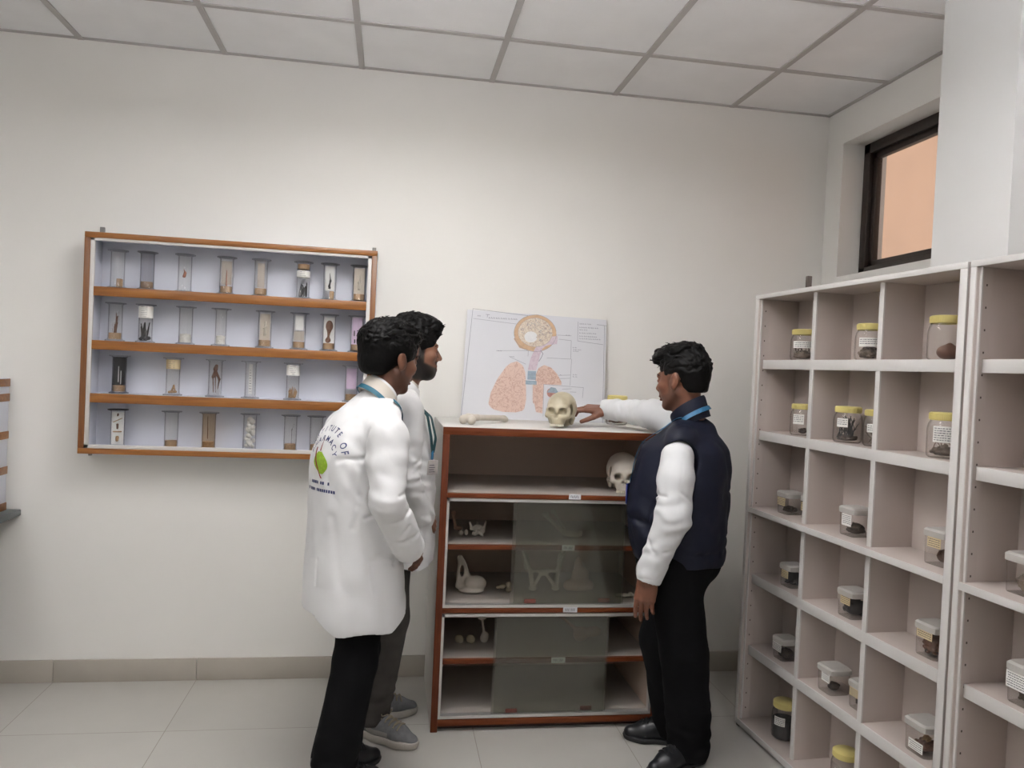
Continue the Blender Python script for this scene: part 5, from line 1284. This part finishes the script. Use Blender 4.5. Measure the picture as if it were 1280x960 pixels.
def lay_ring(name, Mx, rf, rs, z0, dropf, width, m, person, bv, tail0, tail1, a0=78, nr0=(0, -1, 0)):
    """neck ribbon standing on the collar, tails running down the chest"""
    rows = []
    for i in range(41):
        a = math.radians(a0 + (360 - 2 * a0) * i / 40); ca_, sa_ = math.cos(a), math.sin(a)
        z = z0 - dropf * ((1 + ca_) / 2) ** 1.5
        p0 = Mx @ Vector((rf * ca_, rs * sa_, z + width * .5)); p1 = Mx @ Vector(((rf + .006) * ca_, (rs + .006) * sa_, z - width * .5))
        q0 = Mx @ Vector(((rf + .0016) * ca_, (rs + .0016) * sa_, z + width * .5)); q1 = Mx @ Vector(((rf + .0078) * ca_, (rs + .0078) * sa_, z - width * .5))
        rows.append([p0, p1, q1, q0, p0])
    b = MB(); b.grid(rows); bmesh.ops.remove_doubles(b.bm, verts=list(b.bm.verts), dist=1e-6)
    o = b.obj(name, m, person.root); o.data.transform(Matrix.Translation(-Vector(person.org)))
    e0 = sum((Vector(v) for v in rows[0][:2]), Vector()) / 2; e1 = sum((Vector(v) for v in rows[-1][:2]), Vector()) / 2
    ribbon('strap', [tuple(e0)] + tail0, width * .85, bv, m, o, person.org, lift=.0065, nr0=nr0)
    ribbon('strap', [tuple(e1)] + tail1, width * .85, bv, m, o, person.org, lift=.0065, nr0=nr0)
    return o
lay_ring('lanyard', M_up(nA + V3(-.014, -.006, -.022), tuple(fa), UPA), .0735, .0775, .010, .040, .017, M_teal, A, bA, fr, fl2)
# print on the back: arcs of lettering, leaf in a mortar curve, two lines below
da = -fa * -1.0                                               # casting direction: from behind, along the heading
ur = -la; cb = ca - .17 * fa + .022 * ur
def back(u, z): return tuple(V3(cb[0] + ur[0] * u, cb[1] + ur[1] * u, z))
def arc(r, z0, spread):
    def fn(i, n):
        t = (i / (n - 1) - .5) * spread; o_ = back(r * math.sin(t), z0 + r * math.cos(t))
        rt = ur * math.cos(t) + V3(0, 0, -math.sin(t)); up = ur * math.sin(t) + V3(0, 0, math.cos(t)); return o_, rt, up
    return fn
def row(z, w, u0=0.0):
    return lambda i, n: (back(u0 + (i - (n - 1) / 2) * w, z), ur, (0, 0, 1))
text_on('coat_print', [('INSTITUTE OF', .026, arc(.098, 1.165, 2.5)), ('PHARMACY', .026, arc(.064, 1.165, 2.4))], bA, da, M_print, cA, A.org)
patch('leaf_print', lambda u, v: back(.006 + (u - .5) * .080 * math.sin(PI * (.08 + .84 * v)) + .022 * (.5 - v), 1.192 - .060 * (1 - v) + .0 * u - .012 * (1 - v)), 8, 10, bA, da, M_ltgreen, cA, A.org)
patch('mortar_print', lambda u, v: back(-.030 + .050 * v ** 2 + (u - .5) * .008, 1.205 - .100 * v), 2, 12, bA, da, M_prred, cA, A.org, lift=.0022)
patch('flame_print', lambda u, v: back(-.004 + (u - .5) * .006 * (1 - v), 1.195 + .045 * v), 2, 6, bA, da, M_prred, cA, A.org)
for z, w, n_ in ((1.085, .10, 9), (1.060, .150, 15)):
    rq = random.Random(n_)
    for i in range(n_):
        if rq.random() < .12: continue
        u0 = (i - n_ / 2) * w / n_
        patch('small_print', lambda u, v, u0=u0: back(.01 + u0 + u * w / n_ * .72, z + v * .010), 2, 1, bA, da, M_print, cA, A.org)
# hip pocket on the near side
dp = la; pc_ = V3(-.075, -1.20, .675)
patch('pocket', lambda u, v: tuple(pc_ + fa * (u - .5) * .14 + V3(0, 0, (v - .5) * .13)), 14, 14, bA, dp, M_coat, cA, A.org, lift=.0035)

# ================= bearded man beyond him, lab coat open, in profile ==================
PB = math.radians(10); fb = V3(math.cos(PB), math.sin(PB), 0); lb = V3(-math.sin(PB), math.cos(PB), 0)
B = Person('bearded person in open white lab coat and grey sneakers, seen in profile', (.04, -.52, 0), skin_mat('brown_skin_tan', (.215, .098, .058), (.14, .056, .043), (.012, .009, .008)))
hB = V3(.094, -.555, 1.566); nB = V3(.055, -.545, 1.425); cb_ = V3(.035, -.525, 1.310)
HB = math.radians(12)
Rs, Ls = cb_ - .165 * lb, cb_ + .165 * lb
Re, Rw = V3(.075, -.730, 1.065), V3(.150, -.655, .900); Le, Lw = V3(.020, -.315, 1.065), V3(.085, -.400, .88)
rh, lh = V3(.035, -.592, .88), V3(.040, -.468, .88)
rk_, ra_ = V3(.045, -.615, .48), V3(-.005, -.600, .085); lk_, la_ = V3(.035, -.45, .48), V3(-.028, -.430, .085)
ftr = (.80, -.60); ftl = (.985, .16)
body = [(s_caps(nB + V3(-.01, 0, -.06), hB + V3(-.010, 0, -.05), .058, .054), .02), (s_caps(cb_ - .12 * lb - V3(0, 0, .03), cb_ + .12 * lb - V3(0, 0, .03), .05, .05), .03), (s_ell(cb_ + V3(.01, 0, -.14), (.105, .12, .17)), .04), (s_ell(cb_ + V3(.02, 0, -.38), (.105, .12, .20)), .05)]
body += arm(Rs, Re, Rw) + arm(Ls, Le, Lw) + leg(rh, rk_, ra_) + leg(lh, lk_, la_) + foot(ra_, ftr) + foot(la_, ftl)
B.body(hB, (math.cos(HB), math.sin(HB), -.06), (.06, .0, 1), 1.0, body, [(M_of(Rw, (.55, .70, -.45), (.6, -.6, .5)), hand_ops((.5, .55, .6, .6), .5, 1)), (M_of(Lw, (.15, -.8, -.55), (.8, .4, .4)), hand_ops((.6, .6, .6, .6), .5, -1))], beard=1.0, nose=1.04, beard_grow=1)
B.hair([(s_ell((-.018, 0, .044), (.108, .084, .088)), 0), (s_ell((-.055, 0, -.005), (.062, .068, .070)), .02), (s_ell((.048, 0, .098), (.058, .062, .038)), .02), (s_ell((.078, 0, .090), (.024, .050, .028)), .02), (s_ell((-.01, 0, .112), (.080, .066, .034)), .02)],
       [(s_ell((.116, 0, -.036), (.056, .10, .095)), .008), (s_ell((.012, .090, -.036), (.038, .028, .048)), .006), (s_ell((.012, -.090, -.036), (.038, .028, .048)), .006), (s_box((0, 0, -.130), (.2, .2, .062)), .01), (s_ell((.03, 0, -.09), (.09, .12, .07)), .01)], 11, 340, flow=(.8, .1, .15), amp=.0045, slen=(.010, .020))
torso = [(.62, .052, -.53, .152, .185), (.74, .056, -.53, .152, .182), (.90, .058, -.53, .148, .176), (1.05, .054, -.53, .146, .170), (1.17, .044, -.53, .142, .168), (1.26, .036, -.53, .126, .158), (1.33, .038, -.535, .100, .125), (1.385, .046, -.54, .076, .085)]
coat = [(s_loft(torso, PB, .04), 0), (s_caps(Rs, Ls, .062, .062), .05), (s_caps(Rs + V3(0, 0, .012), nB + V3(-.014, 0, -.048), .046, .050), .05), (s_caps(Ls + V3(0, 0, .012), nB + V3(-.014, 0, -.048), .046, .050), .05)]
slv = [(s_caps(Rs, Rs * .6 + Re * .4, .064, .064), 0), (s_caps(Rs * .6 + Re * .4, Re, .064, .060), .02), (s_caps(Re, Rw, .060, .050), .012), (s_caps(Ls, Le, .064, .060), .0), (s_caps(Le, Lw, .060, .050), .012)]
opn = s_loft([(.55, .225, -.515, .12, .045), (.75, .225, -.525, .10, .035), (1.00, .215, -.545, .085, .026), (1.20, .190, -.550, .075, .036), (1.34, .155, -.550, .085, .058), (1.46, .12, -.548, .09, .070)], PB, .01)
cB = B.cloth('lab_coat', slv, .0042, M_coat, after=[(coat[0][0], .010)] + coat[1:], cuts=[(opn, .006), (s_caps(nB + V3(.04, 0, .02), nB + V3(.02, 0, -.05), .058, .050), .006)],
             disps=[cloth(.0045, 8, 8, 2.6, 5), cloth(.0040, 16, 16, 9, 8.3), creases(Re, (.2, 0, 1), .045, .0028, .12, 3), creases(V3(.15, -.66, .98), (.3, .3, 1), .06, .0025, .16, 1), tugs(14, Re, Re - Rs, .062, 10, .08, .0055, .006), tugs(15, (.10, -.58, .92), (.2, 0, 1), .12, 12, .16, .007, .008), tugs(16, (.13, -.60, 1.15), (.2, .2, 1), .10, 6, .10, .008, .005)],
             subs=[(s_caps(Rw + V3(.016, .02, -.02), Rw + V3(.06, .07, -.07), .046, .055), .003), (s_caps(Lw + V3(.02, -.012, -.03), Lw + V3(.06, -.04, -.07), .044, .05), .003)], hollow=(1.30, .009),
             clip=lambda X, Y, Z: (.700 + .010 * np.sin(X * 26 + Y * 17)) - Z)
bB = bvh_of(cB, B.org)
shirt = B.cloth('shirt', [(s_loft([(.86, .050, -.53, .118, .150), (1.05, .050, -.53, .122, .145), (1.2, .042, -.53, .118, .145), (1.31, .040, -.535, .086, .11), (1.40, .056, -.545, .058, .064)], PB, .02), 0)], .005, M_dteal, disps=[cloth(.003, 9, 9, 6)])
B.cloth('trousers', [(s_caps(rh, rk_, .082, .072), .03), (s_caps(rk_, ra_ + V3(-.005, 0, -.005), .074, .066), .02), (s_caps(lh, lk_, .082, .072), .03), (s_caps(lk_, la_ + V3(-.005, 0, 0), .074, .064), .02), (s_ell((.045, -.53, .88), (.105, .115, .11)), .03)], .0046, M_greytr, disps=[cloth(.005, 8, 8, 5, 2.7), creases(ra_ + V3(0, 0, .07), (0, 0, 1), .05, .006, .09)], clip=lambda X, Y, Z: .062 - Z + 0 * X + 0 * Y)
shoe(B, ra_, ftr, M_shoeg, M_solew, 'sneaker', .285, lace_m=M_lace); shoe(B, la_, ftl, M_shoeg, M_solew, 'sneaker', .285, lace_m=M_lace)
neck_band('coat_collar', nB + V3(-.004, 0, -.022), (.16, .02, 1), tuple(fb), .066, .068, .054, M_coat, B.root, B.org, flare=.004, drop=.05, thick=.006, gap=.5, droop=.006)
neck_band('shirt_collar', nB + V3(.000, 0, -.012), (.16, .02, 1), tuple(fb), .057, .060, .046, M_collar, B.root, B.org, drop=.03, gap=.3)
M_n = M_up(nB + V3(-.004, 0, -.022), tuple(fb), (.16, .02, 1))
lyB = lay_ring('lanyard', M_n, .0735, .0755, .012, .045, .018, M_dteal, B, None, [(.172, -.560, 1.29), (.190, -.620, 1.21), (.180, -.662, 1.16)], [(.152, -.650, 1.30), (.168, -.672, 1.22), (.176, -.666, 1.16)], nr0=(.75, -.65, .1))
bc_ = MB(); bc_.box((.172, -.668, 1.128), (.182, -.650, 1.165), .003); o_ = bc_.obj('lanyard_clip', M_blue, lyB); B.shift(o_)
bc_ = MB(); bc_.box((-.0015, -.022, -.029), (.0015, .022, .029), .001, M=Matrix.Translation((.180, -.668, 1.098)) @ Matrix.Rotation(-1.15, 4, 'Z') @ Matrix.Rotation(.10, 4, 'Y')); o_ = bc_.obj('identity_card', M_card_, lyB); B.shift(o_)
bc_ = MB()
for k in range(4): bc_.box((.0016, -.016, -.018 + .009 * k), (.0022, .010 - .004 * (k % 2), -.0155 + .009 * k), 0, M=Matrix.Translation((.180, -.668, 1.098)) @ Matrix.Rotation(-1.15, 4, 'Z') @ Matrix.Rotation(.10, 4, 'Y'))
o2 = bc_.obj('writing', M_ink, lyB); B.shift(o2)

# ================= man in the dark vest, reaching to the skull ==================
PC = math.radians(180 - 35); fc = V3(math.cos(PC), math.sin(PC), 0); lc = V3(-math.sin(PC), math.cos(PC), 0)
Cc = Person('person in a navy vest over white shirt, reaching out to the skull', (1.14, -.86, 0), skin_mat('brown_skin_deep', (.190, .074, .042), (.12, .045, .037), (.050, .026, .018)))
hC = V3(1.118, -.86, 1.492); nC = V3(1.150, -.872, 1.365); cc = V3(1.160, -.865, 1.275)
HC = math.radians(180 - 51)
Ls, Rs = cc + .170 * lc, cc - .170 * lc
Le, Lw = V3(1.030, -1.065, .985), V3(.962, -1.030, .765)
Re, Rw = V3(1.112, -.570, 1.334), V3(.975, -.340, 1.338)
lh, rh = V3(1.085, -.935, .80), V3(1.165, -.79, .80)
lk_, la_ = V3(1.155, -.925, .45), V3(1.205, -.895, .085); rk_, ra_ = V3(1.125, -.770, .45), V3(1.215, -.715, .085)
ftl = (-.90, -.40); ftr = (-.95, .20)
body = [(s_caps(nC + V3(.01, 0, -.06), hC + V3(.010, -.01, -.05), .058, .056), .02), (s_caps(cc - .12 * lc - V3(0, 0, .03), cc + .12 * lc - V3(0, 0, .03), .05, .05), .03), (s_ell(cc + V3(-.01, 0, -.14), (.11, .12, .17)), .04), (s_ell(cc + V3(-.03, 0, -.38), (.12, .12, .20)), .05)]
body += arm(Ls - V3(0, 0, .07), Le, Lw) + arm(Rs - V3(0, 0, .0), Re, Rw) + leg(lh, lk_, la_) + leg(rh, rk_, ra_) + foot(la_, ftl) + foot(ra_, ftr)
Cc.body(hC, (math.cos(HC), math.sin(HC), -.10), (-.04, .04, 1), 1.02, body,
       [(M_of(Lw, (-.10, .10, -.98), (-.62, -.78, .0)), hand_ops((.22, .26, .30, .36), .55, -1, .012, .8, .18)), (M_of(Rw, (-.97, .24, .0), (.02, -.22, .97)) @ Matrix.Scale(1.08, 4), hand_ops((.14, .16, .26, .42), .8, 1, .06, 1.0, .50))], beard=.55)
Cc.hair([(s_ell((-.018, 0, .042), (.103, .079, .084)), 0), (s_ell((-.048, 0, .000), (.060, .064, .062)), .02), (s_ell((-.056, 0, -.040), (.040, .052, .045)), .02), (s_ell((.050, 0, .095), (.060, .064, .036)), .02), (s_ell((.082, 0, .082), (.030, .052, .026)), .015), (s_ell((-.01, 0, .110), (.080, .068, .032)), .02)],
       [(s_ell((.116, 0, -.036), (.056, .10, .095)), .008), (s_ell((.012, .090, -.030), (.040, .028, .052)), .006), (s_ell((.012, -.090, -.030), (.040, .028, .052)), .006), (s_box((0, 0, -.118), (.2, .2, .062)), .01), (s_ell((.03, 0, -.08), (.09, .12, .07)), .01)], 23, 300, flow=(.8, .2, .1), amp=.0045, slen=(.010, .020))
vest = [(s_loft([(.775, 1.150, -.86, .168, .182), (.85, 1.134, -.86, .182, .192), (.95, 1.126, -.86, .190, .196), (1.05, 1.131, -.862, .191, .194), (1.15, 1.138, -.864, .180, .188), (1.23, 1.142, -.866, .160, .178), (1.27, 1.150, -.868, .120, .140), (1.32, 1.152, -.87, .076, .084)], PC, .03), 0),
        (s_caps(cc - .150 * lc + V3(0, 0, -.008), cc + .165 * lc + V3(0, 0, -.020), .056, .056), .04), (s_ell(nC + V3(.030, -.012, -.062), (.072, .072, .045)), .03), (s_caps(cc - .13 * lc, nC + V3(.008, 0, -.066), .050, .046), .04), (s_caps(cc + .13 * lc, nC + V3(.008, 0, -.066), .050, .046), .04)]
armL = [(s_caps(Ls + .012 * lc + V3(0, 0, -.072), Ls * .5 + Le * .5 + .004 * lc, .062, .066), 0), (s_caps(Ls * .5 + Le * .5 + .004 * lc, Le, .066, .062), .02), (s_caps(Le, Lw + V3(0, 0, .02), .062, .050), .02)]
armR = [(s_caps(Rs, Re, .066, .062), 0), (s_caps(Re, Rw + V3(.03, -.04, 0), .062, .048), .02), (s_caps(Rw + V3(.035, -.045, 0), Rw, .048, .043), .01)]
shC = Cc.cloth('shirt', armL + armR + [(s_caps(cc - .10 * lc - V3(0, 0, .05), cc + .10 * lc - V3(0, 0, .05), .05, .05), .02)], .0040, M_shirt,
       disps=[cloth(.0035, 12, 12, 7, 2.2), creases(Le + V3(.01, 0, .0), (-.2, 0, 1), .055, .0032, .11, 1), creases(Lw + V3(0, 0, .09), (-.3, 0, 1), .045, .0035, .07, 2), creases(Re + V3(-.06, .06, 0), (.6, -.8, 0), .05, .0028, .11, 2), foldline(Ls + V3(-.01, -.075, -.03), Le + V3(-.005, -.07, .04), .005, .0035), tugs(31, Le, Le - Ls, .065, 9, .09, .0055, .006), tugs(32, Le * .4 + Lw * .6, Lw - Le, .056, 6, .05), tugs(33, Ls, Le - Ls, .068, 5, .07, .008, .004), tugs(34, Re * .5 + Rw * .5, Rw - Re, .055, 6, .08)],
       subs=[(s_caps(Lw + V3(-.004, .0, -.030), Lw + V3(-.03, .02, -.12), .040, .05), .003), (s_caps(Rw + V3(-.028, .015, 0), Rw + V3(-.10, .05, 0), .036, .05), .003)])
cuff = Cc.cloth('cuff', [(s_caps(Lw + V3(.020, -.002, .052), Lw + V3(.003, 0, .002), .050, .047), 0)], .0036, M_shirt, subs=[(s_caps(Lw + V3(-.004, .0, -.028), Lw + V3(-.03, .02, -.12), .042, .05), .003), (s_caps(Lw + V3(.03, -.004, .085), Lw + V3(.05, 0, .14), .040, .06), .003)])
cuff = Cc.cloth('cuff', [(s_caps(Rw + V3(.032, -.042, 0), Rw + V3(-.004, .004, 0), .050, .045), 0)], .0036, M_shirt, subs=[(s_caps(Rw + V3(-.026, .015, 0), Rw + V3(-.10, .05, 0), .036, .05), .003), (s_caps(Rw + V3(.055, -.075, 0), Rw + V3(.10, -.15, 0), .036, .06), .003)])
vC = Cc.cloth('vest', vest, .0042, M_navy, disps=[cloth(.0045, 6, 6, 5, 4.4), cloth(.0025, 14, 14, 12, 1.1), creases(V3(1.0, -.97, .93), (.2, .1, 1), .10, .005, .14, 1), foldline((.985, -.985, 1.03), (.955, -.965, .90), .006, .007), tugs(51, (1.125, -.862, .93), (0, 0, 1), .195, 9, .14, .010, .006)],
       subs=[(s_caps(Ls + V3(-.006, -.034, -.080), Ls + V3(-.03, -.08, -.13), .068, .070), .010), (s_caps(Ls + V3(-.02, -.050, -.11), Le, .068, .066), .010), (s_caps(Rs + V3(.0, .03, -.01), Re, .074, .070), .010), (s_caps(nC + V3(-.02, .01, .06), nC + V3(.0, 0, -.05), .062, .058), .006)],
       clip=lambda X, Y, Z: (.792 + .006 * np.sin(X * 20 + Y * 15)) - Z)
bC = bvh_of(vC, Cc.org)
Cc.cloth('trousers', [(s_caps(lh, lk_, .104, .092), .03), (s_caps(lk_, la_ + V3(0, 0, -.02), .094, .082), .02), (s_caps(rh, rk_, .100, .086), .03), (s_caps(rk_, ra_ + V3(-.01, 0, -.02), .088, .078), .02), (s_ell((1.135, -.862, .80), (.165, .165, .14)), .05)], .0046, M_black, disps=[cloth(.005, 8, 8, 5, 6.7), creases(la_ + V3(0, 0, .06), (0, 0, 1), .06, .005, .10)], clip=lambda X, Y, Z: .030 - Z + 0 * X + 0 * Y)
shoe(Cc, la_, ftl, M_shoeb, M_soleb, 'dress', .285); shoe(Cc, ra_, ftr, M_shoeb, M_soleb, 'dress', .285)
UPC = (-.30, .16, 1)
neck_band('vest_collar', nC + V3(.009, -.005, -.034), UPC, tuple(fc), .066, .069, .084, M_navy, Cc.root, Cc.org, flare=.001, drop=.030, thick=.008, gap=.30)
neck_band('shirt_collar', nC + V3(.004, -.002, -.018), UPC, tuple(fc), .060, .063, .060, M_shirt, Cc.root, Cc.org, drop=.02, gap=.28)
M_n = M_up(nC + V3(.006, -.004, -.020), tuple(fc), UPC)
lyC = lay_ring('lanyard', M_n, .0755, .0785, .020, .042, .016, M_blue, Cc, bC, [tuple(cc + fc * .16 + lc * .06 + V3(0, 0, -.05)), tuple(cc + fc * .21 + lc * .03 + V3(0, 0, -.24))], [tuple(cc + fc * .16 - lc * .05 + V3(0, 0, -.05)), tuple(cc + fc * .21 + lc * .02 + V3(0, 0, -.24))])
bc_ = MB(); bc_.box((-.003, -.028, -.040), (.003, .028, .040), .002, M=Matrix.Translation((.944, -.800, 1.035)) @ Matrix.Rotation(PC, 4, 'Z')); o_ = bc_.obj('identity_card', mat('blue_card_holder', (.02, .035, .22), .35), lyC); Cc.shift(o_)

# ------------------------------------------------------------------ light
for (x, y, drop, dn, up, lab) in ((.10, -1.32, .05, 17.5, 3.0, 'square lamp close under the ceiling, nearest the back wall'), (-.10, -1.86, .26, 8.0, 34.0, 'suspended square lamp second from the back wall'), (-1.95, -2.30, .26, 8.0, 16.0, 'added square fill lamp hung above the counter side of the room'), (1.25, -2.45, .26, 0.6, 26.0, 'added square fill lamp hung above the window side of the room'), (-.75, -3.55, .26, 4.0, 12.0, 'added square fill lamp hung above the middle of the room'), (-1.85, -5.0, .26, 5.0, 10.0, 'added square fill lamp at the far end, counter side'), (1.25, -5.0, .26, 3.0, 14.0, 'added square fill lamp at the far end, window side')):  # lamps after the second are added to fill room and ceiling
    ceiling_lamp(x, y, .22, drop, dn, up, lab)
sun = bpy.data.lights.new('sun', 'SUN'); sun.energy = 0.46; sun.angle = math.radians(2); sun.color = (1.0, .86, .70)
so = bpy.data.objects.new('sun', sun); COL.objects.link(so)
so.rotation_euler = Vector((0.80, 0.15, -0.55)).to_track_quat('-Z', 'Y').to_euler()
wd = bpy.data.worlds.new('sky'); SC.world = wd; wd.use_nodes = True
bg = wd.node_tree.nodes['Background']; bg.inputs[0].default_value = (0.9, 0.92, 0.95, 1); bg.inputs[1].default_value = 0.6

# ------------------------------------------------------------------ camera
yaw, pitch, roll = .1572, -.0192, .04553
fw_ = Vector((math.sin(yaw) * math.cos(pitch), math.cos(yaw) * math.cos(pitch), math.sin(pitch)))
r0 = Vector((math.cos(yaw), -math.sin(yaw), 0)); u0 = r0.cross(fw_)
rr = r0 * math.cos(roll) + u0 * math.sin(roll); uu = u0 * math.cos(roll) - r0 * math.sin(roll)
cd = bpy.data.cameras.new('camera'); cam = bpy.data.objects.new('camera', cd); COL.objects.link(cam)
cam.matrix_world = Matrix(((rr.x, uu.x, -fw_.x, 0), (rr.y, uu.y, -fw_.y, -3.7076), (rr.z, uu.z, -fw_.z, 1.5), (0, 0, 0, 1)))
cd.sensor_width = 36; cd.lens = 962.4 * 36 / 1280; cd.clip_start = .02
SC.camera = cam
SC.view_settings.view_transform = 'Standard'; SC.view_settings.look = 'None'; SC.view_settings.gamma = 1.0; SC.view_settings.use_curve_mapping = False
SC.view_settings.exposure = 0.86
SC.cycles.use_denoising = True
SC.cycles.max_bounces = 10; SC.cycles.diffuse_bounces = 5; SC.cycles.transparent_max_bounces = 32; SC.cycles.glossy_bounces = 4
SC.cycles.caustics_reflective = False; SC.cycles.caustics_refractive = False
